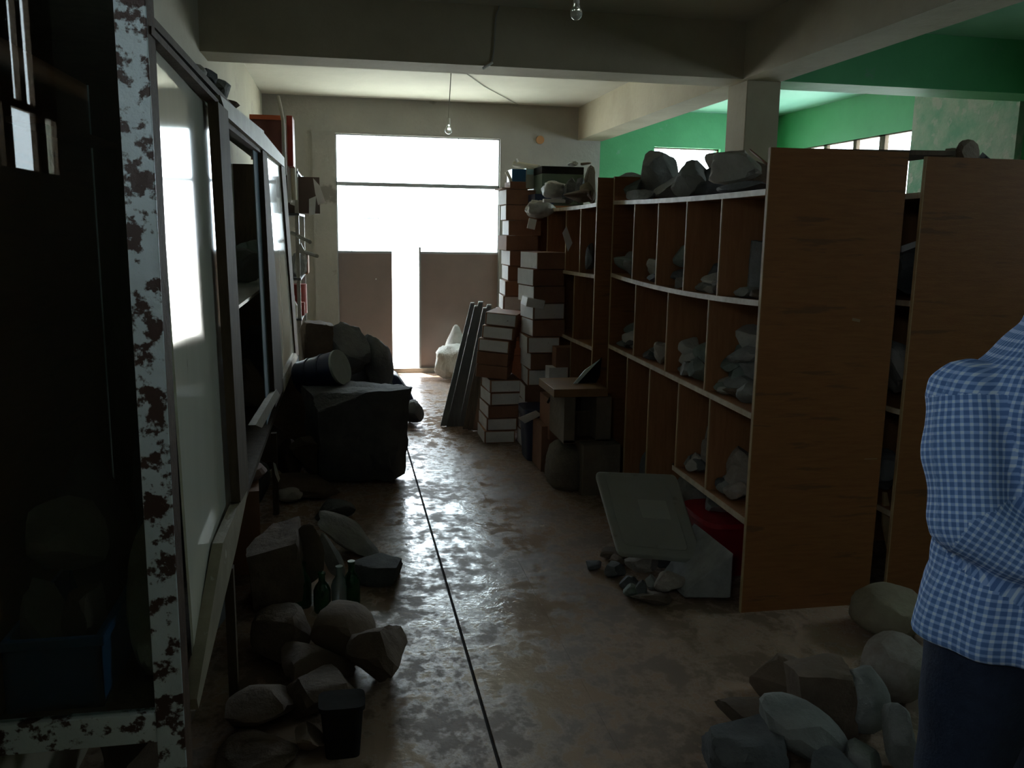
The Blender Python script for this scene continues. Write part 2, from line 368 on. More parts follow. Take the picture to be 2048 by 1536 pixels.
def rock(label, kind, cx, cy, z, dx, dy, dz, roll=0, pre=(1, 1, 1), group=None, name='rock', sub=None, tilt=0, blocky=.5, cat='rock', parent=None):
    SEED[0] = sum(ord(c_) * (i_ + 3) for i_, c_ in enumerate(label)) % 99991
    if sub is None: sub = 4 if max(dx, dz) > .3 else 3
    bm = rock_bm(SEED[0], sub, blocky, roll, tilt, pre)
    bmesh.ops.scale(bm, vec=(dx, dy, dz), verts=bm.verts); bmesh.ops.translate(bm, vec=(cx, cy, z), verts=bm.verts)
    o = obj(name, bm, RK[kind], smooth=22)
    return tag(o, label, cat, group)
def rpx(label, kind, u0, v0, u1, v1, dy, y=None, z=None, **k):
    """rock whose outline fills a box of the photograph; it stands on the floor at its lower edge unless y is given"""
    um = (u0 + u1) / 2
    if y is None: y = fl(um, v1).y + dy * .35
    x0 = at(u0, (v0 + v1) / 2, 1, y).x; x1 = at(u1, (v0 + v1) / 2, 1, y).x
    zt = at(um, v0, 1, y).z; zb = at(um, v1, 1, y).z if z is None else z
    if z is None and zb < .06: zb = 0
    return rock(label, kind, (x0 + x1) / 2, y, zb, x1 - x0, dy, max(.015, zt - zb), **k)
GL = 'rocks heaped on the floor below the glass cabinets'
GR = 'rocks heaped on the floor at the lower right'
GB = 'rubble spilled at the foot of the pigeonhole shelves'

# ------------------------------------------------------------------ left display cabinet
XC = -.38
cab = thing('display_cabinet', 'long rusty framed glass display cabinet on legs along the left wall', 'cabinet', (-.59, 4.2, 0))
def px_poly(name, pts, mat_, x=XC, th=.03, parent=cab, **k):
    P_ = [at(u, v, 0, x) for u, v in pts]
    for q_ in P_: q_.y = min(q_.y, 7.25)
    return obj(name, prism(B(), P_, (-th, 0, 0)), mat_, parent, **k)
pbm = B(); box(pbm, -.421, -.362, 1.87, 1.876, 0, 2.25); 
obj('corner_post', pbm, RUSTY, cab, bev=.002, label='flaking pale blue corner post blotched with rust')
obj('stile', bx(-.368, -.362, 1.876, 1.945, 0, 2.25), RUSTD, cab)
obj('stile', bx(-.39, -.372, 1.945, 2.0, .30, 2.06), RUSTD, cab)
obj('rail', bx(-.80, -.421, 1.872, 1.90, .475, .545), RUSTY, cab, bev=.002, label='flaking pale painted bottom rail')
obj('rail', bx(-.80, -.421, 1.872, 1.90, 2.12, 2.18), RUSTD, cab)
obj('pane', bx(-.80, -.421, 1.884, 1.888, .545, 2.12), CGLASS, cab)
obj('base_board', bx(-.79, -.42, 1.905, 7.0, .46, .49), DARKWOOD, cab)
obj('back_board', bx(-.80, -.785, 1.905, 3.08, .46, 2.05), WOOD, cab)
obj('back_board', bx(-.80, -.785, 3.08, 7.0, .46, 2.05), mat('grey_green_cabinet_lining', (.42, .48, .44), .8, (.50, .55, .50), 3), cab)
obj('top_board', bx(-.79, -.40, 1.905, 3.08, 2.03, 2.05), DARKWOOD, cab)
obj('top_board', bx(-.56, -.40, 3.08, 6.9, 2.03, 2.05), DARKWOOD, cab)
obj('shelf', bx(-.78, -.43, 3.2, 6.6, 1.26, 1.275), PALEM, cab)
obj('shelf', bx(-.785, -.70, 2.35, 3.05, 1.835, 1.85), WOOD, cab)
obj('divider', bx(-.78, -.43, 3.08, 3.10, .49, 2.03), DARKWOOD, cab)
def tilted(u, v, k=-.018):
    d = ray(u, v); t = (XC - 2 * k) / (d.x - k * d.y); return EYE + d * t
pp = [tilted(u, v) for u, v in [(303, 68), (437, 209), (480, 1012), (447, 1082), (396, 1412)]]
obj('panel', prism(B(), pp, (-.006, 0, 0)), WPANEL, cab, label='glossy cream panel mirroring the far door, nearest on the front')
px_poly('rail', [(303, 52), (437, 200), (437, 209), (303, 68)], RUSTD, x=XC + .022)
px_poly('rail', [(480, 1004), (495, 975), (494, 992), (474, 1092), (397, 1418), (394, 1398), (446, 1086)], BEIGEB, x=XC + .026)
px_poly('stile', [(436, 203), (456, 222), (498, 975), (481, 1005)], DARKWOOD, x=XC + .03)
px_poly('header_board', [(440, 190), (528, 262), (529, 300), (454, 233)], BEIGEB, x=XC + .02)
px_poly('rail', [(455, 232), (528, 299), (528, 311), (457, 256)], RUSTD, x=XC + .004)
px_poly('pane_reflection_strip', [(506, 292), (528, 308), (550, 800), (534, 850)], mat('blue_grey_pane_reflection', (.24, .33, .40), .9, (.18, .25, .30), 3, spec=.1), th=.004, x=XC - .012)  # matt strip with the pane's blue-grey reflection put into its colour
px_poly('stile', [(525, 298), (534, 306), (568, 775), (551, 815)], DARKWOOD, x=XC + .012)
px_poly('header_board', [(528, 266), (569, 316), (569, 334), (529, 300)], BEIGEB, x=XC + .02)
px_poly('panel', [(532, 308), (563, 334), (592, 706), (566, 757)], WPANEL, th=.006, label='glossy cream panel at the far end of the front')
px_poly('stile', [(562, 324), (570, 331), (601, 700), (592, 712)], DARKWOOD, x=XC + .012)
px_poly('rail', [(566, 757), (592, 706), (596, 714), (568, 785)], BEIGEB, x=XC + .015)
px_poly('rail', [(553, 778), (560, 790), (524, 856), (511, 850)], BEIGEB, x=XC + .015, label='pale bottom rail hanging loose')
for (u0, u1, vt, vb) in ((478, 490, 1080, 1395), (538, 548, 820, 1030)):
    f0 = fl(u1, vb); obj('leg', bx(XC - .03, XC + .0, f0.y, f0.y + .035, 0, .47), DARKWOOD, cab)
for y_ in (4.8, 6.6): obj('leg', bx(-.78, -.74, y_, y_ + .04, 0, .47), DARKWOOD, cab)
obj('leg', bx(XC - .035, XC, 6.85, 6.89, 0, .47), DARKWOOD, cab)
obj('rail', bx(-.80, -.40, 6.88, 6.90, .46, 2.05), DARKWOOD, cab)
# inside the cabinet, by the end glass
cb = thing('plastic_crate', 'blue plastic crate full of rocks behind the end glass of the near cabinet', 'crate', (-.67, 2.2, .49))
c_ = B(); X0, X1, Y0, Y1, Z0, Z1 = -.775, -.565, 2.02, 2.5, .49, .665
box(c_, X0, X1, Y0, Y1, Z0, Z0 + .012); box(c_, X0, X1, Y0, Y0 + .01, Z0, Z1); box(c_, X0, X1, Y1 - .01, Y1, Z0, Z1); box(c_, X0, X0 + .01, Y0, Y1, Z0, Z1); box(c_, X1 - .01, X1, Y0, Y1, Z0, Z1)
obj('body', c_, BLUE, cb)
c_ = B(); box(c_, X0 - .008, X1 + .008, Y0 - .012, Y0, Z1 - .02, Z1 + .004); box(c_, X1, X1 + .012, Y0 - .012, Y1, Z1 - .02, Z1 + .004); obj('rim', c_, BLUE, cb, bev=.003)
for i, (l, kd, x, y, z, dx, dy, dz) in enumerate([
    ('buff rock filling the left of the blue crate behind the end glass', 'buff', -.715, 2.14, .503, .10, .16, .26),
    ('brown rock at the right inside the blue crate behind the end glass', 'brown', -.63, 2.15, .503, .09, .17, .24),
    ('buff lump topmost of the heap over the blue crate', 'buff', -.67, 2.2, .74, .17, .2, .20),
    ('dark brown rock at the back of the heap over the blue crate', 'brown', -.66, 2.40, .503, .18, .14, .52)]):
    rock(l, kd, x, y, z, dx, dy, dz)
rock('tall pale grey lump between the blue crate and the corner post', 'buff', -.485, 2.25, .49, .12, .3, .40)
rock('dark rock standing on edge behind the tall pale lump in the cabinet', 'dark', -.52, 2.62, .49, .2, .2, .62)
for i, (u, v, wu, hh, kd, zz, l) in enumerate([(474, 500, 28, .20, 'grey', 1.275, 'grey rock on the cabinet shelf behind the middle glass, nearer one'), (500, 500, 26, .24, 'green', 1.275, 'rounded greenish rock on the cabinet shelf behind the middle glass, farther one'),
    (490, 640, 30, .3, 'buff', .49, 'buff rock in the cabinet bottom behind the middle glass'), (520, 700, 22, .42, 'dark', .49, 'dark rock in the cabinet bottom beside the middle stile')]):
    p = at(u, v, 0, -.6); rock(l, kd, -.6, p.y, zz, .26, .34, hh)
for i, (y, dx, dz, kd, l) in enumerate([(3.0, .06, .05, 'pale', 'tiny pale pebble on the cabinet top, nearest of the row'), (3.16, .08, .06, 'dark', 'small dark stone second in the row on the cabinet top'), (3.45, .1, .07, 'grey', 'small grey stone third in the row on the cabinet top'), (3.8, .09, .05, 'brown', 'small brown stone farthest in the row on the cabinet top')]):
    rock(l, kd, -.44, y, 2.05, dx, .09, dz, sub=2)
# red crate and stick on top
ub = thing('crate', 'open red wooden crate on top of the left cabinet', 'crate', (-.58, 6.5, 2.05))
p0 = at(505, 300, 1, 6.45); ca = B()
xa, xb = at(500, 260, 1, 6.4).x, at(563, 260, 1, 6.4).x; zt = at(530, 230, 1, 6.4).z
box(ca, xa, xb, 6.40, 6.42, 2.05, zt - .03); box(ca, xb - .02, xb, 6.40, 6.95, 2.05, zt); box(ca, xa, xb, 6.93, 6.95, 2.05, zt)
obj('body', ca, mat('dark_red_board', (.16, .05, .04), .7, (.2, .07, .05), 6), ub); obj('top_edge', bx(xa, xb, 6.39, 6.43, zt - .03, zt), mat('orange_edge', (.62, .14, .05), .5), ub)
p = at(573, 232, 1, 7.0); q = at(587, 308, 1, 7.0)
tag(obj('tin_box', bx(p.x, q.x, 6.96, 7.25, 2.05, p.z), RED, bev=.004), 'faded red tin box beside the tall stick above the left cabinet', 'box')
sb = B(); tube(sb, [at(556, 192, 1, 6.36), at(566, 240, 1, 6.34), at(569, 330, 1, 6.32), at(570, 350, 1, 6.30)], .012)
tag(obj('stick', sb, mat('pale_stick', (.5, .46, .38), .6)), 'thin pale stick standing against the red crate on the left', 'stick')

def rock_bag():
    bm = rock_bm(77, 4, .5); bmesh.ops.scale(bm, vec=(.16, .2, .2), verts=bm.verts); bmesh.ops.translate(bm, vec=(-.37, 7.5, 1.19), verts=bm.verts); return bm
# ------------------------------------------------------------------ metal rack with junk beyond the cabinet
rk = thing('storage_rack', 'narrow metal rack crammed with papers and scrap beyond the left cabinet', 'rack', (-.55, 7.9, 0))
RZ = (.40, .84, 1.17, 1.69, 2.02)
for x in (-.78, -.36):
    for y in (7.36, 8.4): obj('upright', bx(x - .015, x + .015, y, y + .03, 0, 2.06), PALEM, rk)
for z in RZ: obj('shelf', bx(-.79, -.34, 7.35, 8.45, z, z + .018), METAL, rk)
def sheet(name, label, cat, pts, mat_, th=.004, off=(0, 1, 0), **k):
    return tag(obj(name, prism(B(), pts, Vector(off) * th), mat_, **k), label, cat)
Y = 7.43
sheet('cloth', 'pale rag hanging off the top of the metal rack', 'cloth', [at(u, v, 1, Y) for u, v in ((626, 356), (640, 372), (651, 404), (636, 410), (630, 385))], PAPER, .01)
sheet('paper_sheet', 'crumpled pale paper under the rag on the metal rack', 'paper', [at(u, v, 1, Y) for u, v in ((618, 398), (632, 392), (630, 428), (618, 432))], PAPER, .01)
tag(obj('carton', bx(-.50, -.19, 7.46, 7.9, 1.708, 2.0, rot=(0, 0, .06)), mat('dim_brown_carton', (.12, .085, .07), .85), bev=.004), 'dim brown carton jutting from the upper shelf of the metal rack', 'box')
tag(obj('roll', cyl(B(), at(577, 335, 1, 7.2), at(580, 405, 1, 7.2), .018), PAPER), 'upright white tube against the front of the metal rack', 'tube')
tag(obj('roll', cyl(B(), at(586, 332, 1, 7.2), at(589, 400, 1, 7.2), .022), mat('pale_yellow_card', (.6, .58, .45), .6)), 'upright cream tube beside the white tube on the metal rack', 'tube')
for i, (a, b, l) in enumerate([((584, 466), (620, 484), 'upper pale strip of wood poking from the metal rack'), ((598, 500), (634, 512), 'lower pale strip of wood poking from the metal rack')]):
    tag(obj('wood_strip', tube(B(), [at(*a, 1, 7.5), at(*b, 1, 7.1)], .016), mat('strip', (.45, .45, .42), .6)), l, 'strip')
tag(obj('plastic_bag', rock_bag(), PLASTIC, smooth=50), 'small cloudy plastic bag on the middle of the rack', 'bag')
tag(obj('tin_can', cyl(B(), (-.40, 7.85, .858), (-.40, 7.85, 1.11), .085, n=20), RED), 'dull red tin can low on the metal rack', 'can')
tag(obj('bottle', lathe(B(), (-.41, 7.45, .858), [(.03, 0), (.032, .1), (.012, .14), (.012, .18)], 14), mat('cream_bottle', (.4, .35, .25), .5)), 'small cream bottle below the red can on the metal rack', 'bottle')
tag(obj('tin_can', cyl(B(), (-.36, 7.62, .858), (-.36, 7.62, .97), .035, n=16), RED), 'small red can beside the cream bottle on the rack', 'can')
def rbox(name, label, cat, u0, v0, u1, v1, y, dy, z, m_):
    a = at(u0, (v0 + v1) / 2, 1, y).x; b = at(u1, (v0 + v1) / 2, 1, y).x; zt = at((u0 + u1) / 2, v0, 1, y).z
    tag(obj(name, bx(a, b, y, y + dy, z, zt), m_, bev=.003), label, cat)
rbox('carton', 'dull brown carton halfway up the end of the metal rack', 'box', 592, 505, 616, 548, 7.95, .3, 1.19, CARD)
rbox('folder', 'pale folder of papers standing on the second rack shelf', 'folder', 590, 612, 612, 655, 8.05, .2, .86, PAPER)
sheet('paper_sheet', 'long white sheet hanging down the front of the rack', 'paper', [at(u, v, 1, 7.35) for u, v in ((578, 372), (588, 378), (590, 412), (580, 408))], PAPER, .004)
sheet('wood_strip', 'short pale lath crossing the two strips on the rack', 'strip', [at(u, v, 1, 7.34) for u, v in ((594, 492), (602, 486), (612, 508), (606, 512))], PALEM, .02)
k = 0
for z in RZ[:-1]:
    for y in (7.6, 7.9, 8.2):
        k += 1
        False or rock('dim %s lump on the %s shelf of the metal rack, %s' % (('brown', 'grey', 'dark')[k % 3], ('lowest', 'second', 'third', 'fourth')[RZ.index(z)], {7.6: 'at the near end', 7.9: 'in the middle', 8.2: 'at the far end'}[y]), ('brown', 'grey', 'dark')[k % 3], -.64, y, z + .018, .24, .24, .2 + .03 * (k % 3), sub=3)

# ------------------------------------------------------------------ left floor heap (back to front)
rpx('brown rock highest in the far left heap, behind the drum', 'brown', 596, 640, 668, 740, .3, y=6.35, z=.60, blocky=0, sub=4)
rpx('dark boulder with a pale top at the back of the left heap', 'dark', 655, 645, 742, 770, .4, y=6.35, roll=.3)
rpx('dark boulder leaning against the door side of the left heap', 'dark', 715, 668, 788, 790, .4, y=6.5)
rpx('large dark boulder under the back of the left heap', 'dark', 640, 722, 792, 880, .6, y=6.7, z=0)
rock('brown base rock hidden behind the big block by the wall', 'brown', -.33, 6.4, 0, .55, .5, .62)
dr = thing('drum', 'dark blue drum lying on its side with a pale round lid facing the aisle', 'drum', (-.15, 5.85, .62))
c0 = at(679, 735, 1, 5.78); ax_ = Vector((-.80, .45, -.30)).normalized(); rr = .115
body = B(); cyl(body, c0, c0 + ax_ * .30, rr, n=32); obj('body', body, NAVY, dr, smooth=40)
lb = B(); cyl(lb, c0 - ax_ * .012, c0 + ax_ * .004, rr + .004, n=32); obj('lid', lb, LID, dr, smooth=40)
rb = B(); cyl(rb, c0 + ax_ * .10, c0 + ax_ * .11, rr + .006, n=32); cyl(rb, c0 + ax_ * .2, c0 + ax_ * .21, rr + .006, n=32); obj('rib', rb, NAVY, dr)
rpx('big dark square-topped block beside the aisle below the drum', 'dark', 600, 768, 822, 930, .55, y=5.62, z=0, blocky=0, sub=5)
rpx('rounded dark rock tucked under the aisle end of the big block', 'dark', 700, 880, 800, 968, .3)
rpx('round brown boulder in front of the big block', 'brown', 580, 868, 690, 970, .35)
rpx('brown rock against the cabinet leg left of the round boulder', 'brown', 545, 880, 605, 965, .25)
rpx('dark rock jutting into the aisle beyond the big block', 'dark', 790, 800, 848, 853, .3)
tp = B(); prism(tp, [at(u, v, 1, 7.4) for u, v in ((778, 745), (796, 752), (828, 797), (826, 822), (770, 826), (750, 760))], (0, .25, 0))
tag(obj('tarpaulin', tp, NAVY, bev=.02), 'crumpled dark blue tarpaulin on the floor by the door', 'tarpaulin')
L_ = [('long flat slab lying across the floor behind the pale cobble', 'brown', 548, 950, 680, 998, .3, dict(roll=.25, pre=(1, 1, .35))),
      ('pale rounded cobble below the far cabinet leg', 'pale', 552, 975, 606, 1008, .18, dict(blocky=.9)),
      ('low dark slab right of the pale cobble', 'dark', 630, 1003, 712, 1045, .25, dict(pre=(1, 1, .4))),
      ('grey wedge leaning behind the bottles, longest of the slabs', 'grey', 636, 1030, 758, 1118, .3, dict(roll=.6, pre=(1, .8, .3))),
      ('dark squarish cobble at the aisle right of the bottles', 'dark', 700, 1118, 808, 1173, .24, dict(blocky=0)),
      ('brown slab standing behind the green bottles', 'brown', 575, 1048, 650, 1190, .12, dict(roll=.2, pre=(.5, .5, 1))),
      ('grey upright slab between bottles and wedge', 'grey', 640, 1062, 690, 1160, .1, dict(roll=-.35, pre=(.3, .5, 1))),
      ('large brown block under the near part of the cabinet', 'brown', 492, 1062, 612, 1225, .4, dict(blocky=0)),
      ('brown rock with a domed top in front of the bottles', 'brown', 620, 1215, 752, 1345, .3, dict(roll=.2)),
      ('big rounded millstone-like slab by the aisle at lower left', 'brown', 690, 1243, 820, 1410, .34, dict(roll=-.25, pre=(1, 1, .8), blocky=.5)),
      ('dark brown rock between the domed rock and the cabinet', 'brown', 500, 1225, 625, 1335, .3, {}),
      ('low brown slab in front of the domed rock', 'brown', 560, 1300, 712, 1400, .3, dict(roll=.35, pre=(1, 1, .4))),
      ('grey-brown wedge with a bright ridge at lower left', 'brown', 562, 1345, 722, 1462, .28, dict(roll=-.3, pre=(1, 1, .55))),
      ('long brown rock lowest by the cabinet corner', 'brown', 452, 1382, 605, 1475, .25, dict(roll=-.25, pre=(1, 1, .5))),
      ('small dull rock left of the black bin at the bottom edge', 'brown', 590, 1448, 650, 1530, .16, {}),
      ('flat dark rock along the bottom edge under the corner post', 'brown', 430, 1490, 600, 1560, .25, {})]
for l, kd, a, b, c, d, dy, kw in L_: rpx(l, kd, a, b, c, d, dy, **kw)
p0 = fl(640, 1536); p1 = fl(725, 1530); bb = thing('bin', 'small black bin standing among the rocks at lower left', 'bin', (.0, 2.48, 0))
q0 = at(645, 1430, 1, 2.45); q1 = at(722, 1430, 1, 2.45)
bm = loft(B(), [ring((q0.x + q1.x) / 2, 2.52, z, r, r * .8, 24, p=5) for z, r in ((0, .052), (.17, .066))]); obj('body', bm, BLACK, bb, smooth=40)
obj('rim', loft(B(), [ring((q0.x + q1.x) / 2, 2.52, z, .071, .058, 24, p=5) for z in (.16, .175)]), BLACK, bb)
for i, (u, vt, vb, m_, l) in enumerate([(607, 1125, 1212, BOTG, 'green glass bottle leftmost of the four among the rocks'), (645, 1145, 1222, BOTG, 'green glass bottle second from left among the rocks'),
      (680, 1132, 1215, BOTC, 'clear glass bottle catching the light beside the green bottles'), (704, 1122, 1212, BOTG, 'green glass bottle rightmost by the dark cobble')]):
    f0 = fl(u, vb); zt = at(u, vt, 1, f0.y).z; t_ = thing('bottle', l, 'bottle', f0, 'bottles among the rocks by the left cabinet'); r_ = .036
    obj('body', lathe(B(), f0, [(r_ * .9, 0), (r_, .01), (r_, zt * .55), (r_ * .8, zt * .66), (.014, zt * .78), (.013, zt * .96)], 20), m_, t_, smooth=50)
    obj('lip', lathe(B(), f0, [(.016, zt * .94), (.016, zt)], 16), m_, t_)
# under the cabinet
f0 = fl(515, 1035); tag(obj('cardboard_box', bx(-.74, -.42, 4.0, 4.45, 0, .40, rot=(0, 0, .1)), CARD), 'dull brown cardboard box under the middle of the cabinet', 'box')
tag(obj('cloth_bundle', loft(B(), [ring(-.47, 4.25, z, r, r * 1.3, 20) for z, r in ((.40, .06), (.43, .09), (.455, .07))]), mat('pinkish_rag', (.3, .2, .17), .9)), 'pinkish rag bundled on the cardboard box under the cabinet', 'cloth')
sheet('paper_strip', 'curled strip of pale paper hanging below the cabinet', 'paper', [at(u, v, 1, 4.75) for u, v in ((546, 925), (551, 928), (560, 958), (557, 965), (550, 948))], PAPER, .006)
rock('dark rock on the floor under the cabinet beyond the box', 'dark', -.58, 5.0, 0, .3, .4, .3); rock('brown rock under the far end of the cabinet', 'brown', -.55, 5.7, 0, .36, .4, .34)
rock('dark rock under the cabinet beside the near leg', 'dark', -.6, 3.2, 0, .3, .5, .3); rock('brown rock deep under the near end of the cabinet', 'brown', -.6, 2.45, 0, .3, .5, .28)

# ------------------------------------------------------------------ pigeonhole shelving units
def sag_shelf(bm, xf, xb, y0, y1, z0, z1, sag, th, n=16):
    rings = []
    for i in range(n + 1):
        t = i / n; y = y0 + (y1 - y0) * t; z = z0 + (z1 - z0) * t - sag * 4 * t * (1 - t)
        rings.append([Vector((xf, y, z - th)), Vector((xb, y, z - th)), Vector((xb, y, z)), Vector((xf, y, z))])
    return loft(bm, rings)
def unit(label, xf, xb, ya, yb, top, shelves, divs, depth_back):
    u = thing('shelving_unit', label, 'shelves', ((xf + xb) / 2, (ya + yb) / 2, 0))
    for y0_, y1_ in ((ya - .018, ya), (yb, yb + .018)):
        pn = obj('side_panel', bx(xf, xb, y0_, y1_, 0, top), WOOD, u)
        obj('edge_strip', bx(xf - .003, xf, y0_, y1_, .0, top), EDGE, pn)
    obj('back_panel', bx(xb - .012, xb, ya, yb, 0, min(top, shelves[0][0])), WOODV, u)
    for zn, zf, sg, y0_ in shelves:
        s = obj('shelf', sag_shelf(B(), xf + .004, xb - .012, y0_ if y0_ else ya, yb, zn, zf, sg, .02), WOODV, u)
        obj('front_edge', sag_shelf(B(), xf - .004, xf + .004, y0_ if y0_ else ya, yb, zn + .002, zf + .002, sg, .024), SHELF_EDGE, s)
    for r, ys in enumerate(divs):
        zn, zf, sg, _ = shelves[r]
        for y in ys:
            t = (y - ya) / (yb - ya); zt = zn + (zf - zn) * t - sg * 4 * t * (1 - t) - .022
            if r + 1 < len(shelves):
                a = shelves[r + 1]; ok = not a[3] or y > a[3]; zb = a[0] + (a[1] - a[0]) * t - a[2] * 4 * t * (1 - t) if (not a[3] or y < 99) else 0
                if a[3] and y > a[3]: zb = 0.0
            else: zb = 0
            dv = obj('divider', bx(xf + .004, xb - .012, y - .006, y + .006, zb, zt), WOODV, u)
            obj('edge_strip', bx(xf - .001, xf + .004, y - .006, y + .006, zb, zt), EDGE, dv)
    return u
XF = 1.65; YA = 3.283; YB = 5.285
SH = [(1.775, 1.788, .008, None), (1.335, 1.345, .022, None), (.868, .895, .0, None), (.412, .43, 0, None)]
un = unit('large plywood pigeonhole unit nearest the aisle, its broad end panel facing out', XF, 2.25, YA, YB, 1.935,
     SH, [[3.696, 4.101, 4.496, 4.89], [3.781, 4.297, 4.813], [3.707, 4.092, 4.521, 4.913]], 0)
# the lowest shelf only spans the near half: cut to size
for o in list(un.children):
    if o.name.startswith('shelf') and WLOC[o.name].z < .45:
        for c in [o] + list(o.children):
            for v in c.data.vertices:
                if (v.co.y + WLOC[c.name].y) > 4.12: v.co.y = 4.12 - WLOC[c.name].y
    if o.name.startswith('divider') and WLOC[o.name].z < .5 and WLOC[o.name].y > 4.2:
        for c in [o] + list(o.children):
            zb = WLOC[c.name].z
            for v in c.data.vertices:
                if v.co.z + zb < .5: v.co.z = .0 - zb
XF2 = 1.56; YA2 = 5.36
unit('farther pigeonhole unit behind the box towers', XF2, 2.2, YA2, 8.0, 1.93, [(1.775, 1.80, .02, None), (1.33, 1.33, .01, None), (.87, .87, .01, None), (.42, .42, 0, None)], [[5.728, 6.118, 6.7, 7.3], [5.85, 6.5, 7.2], [5.9, 6.6, 7.3], [6.0, 6.9]], 0)
u3 = unit('second plywood unit behind the person at the right edge', 2.36, 2.96, 3.32, 5.3, 1.925, [(1.78, 1.78, .01, None), (1.33, 1.33, .015, None), (.86, .86, .015, None), (.40, .40, 0, None)], [[3.8, 4.3, 4.8], [3.85, 4.4], [3.8, 4.3, 4.8], [4.0, 4.6]], 0)
# light knocks on the near end panel
mk = B(); p = at(1712, 640, 1, YA - .02); box(mk, p.x - .018, p.x + .018, YA - .0195, YA - .018, p.z - .006, p.z + .006, rot=(0, .2, 0))
p = at(1742, 918, 1, YA - .02); box(mk, p.x - .03, p.x + .03, YA - .0195, YA - .018, p.z - .0015, p.z + .0015)
obj('scuff_mark', mk, mat('pale_scuff', (.34, .22, .13), .7), un)
# shelf height helper
def shz(row, y, S_=SH, ya=YA, yb=YB):
    zn, zf, sg, _ = S_[row]; t = (y - ya) / (yb - ya); return zn + (zf - zn) * t - sg * 4 * t * (1 - t)
ORD = ['first', 'second', 'third', 'fourth', 'fifth']
ROWN = ['top', 'second', 'third', 'bottom']
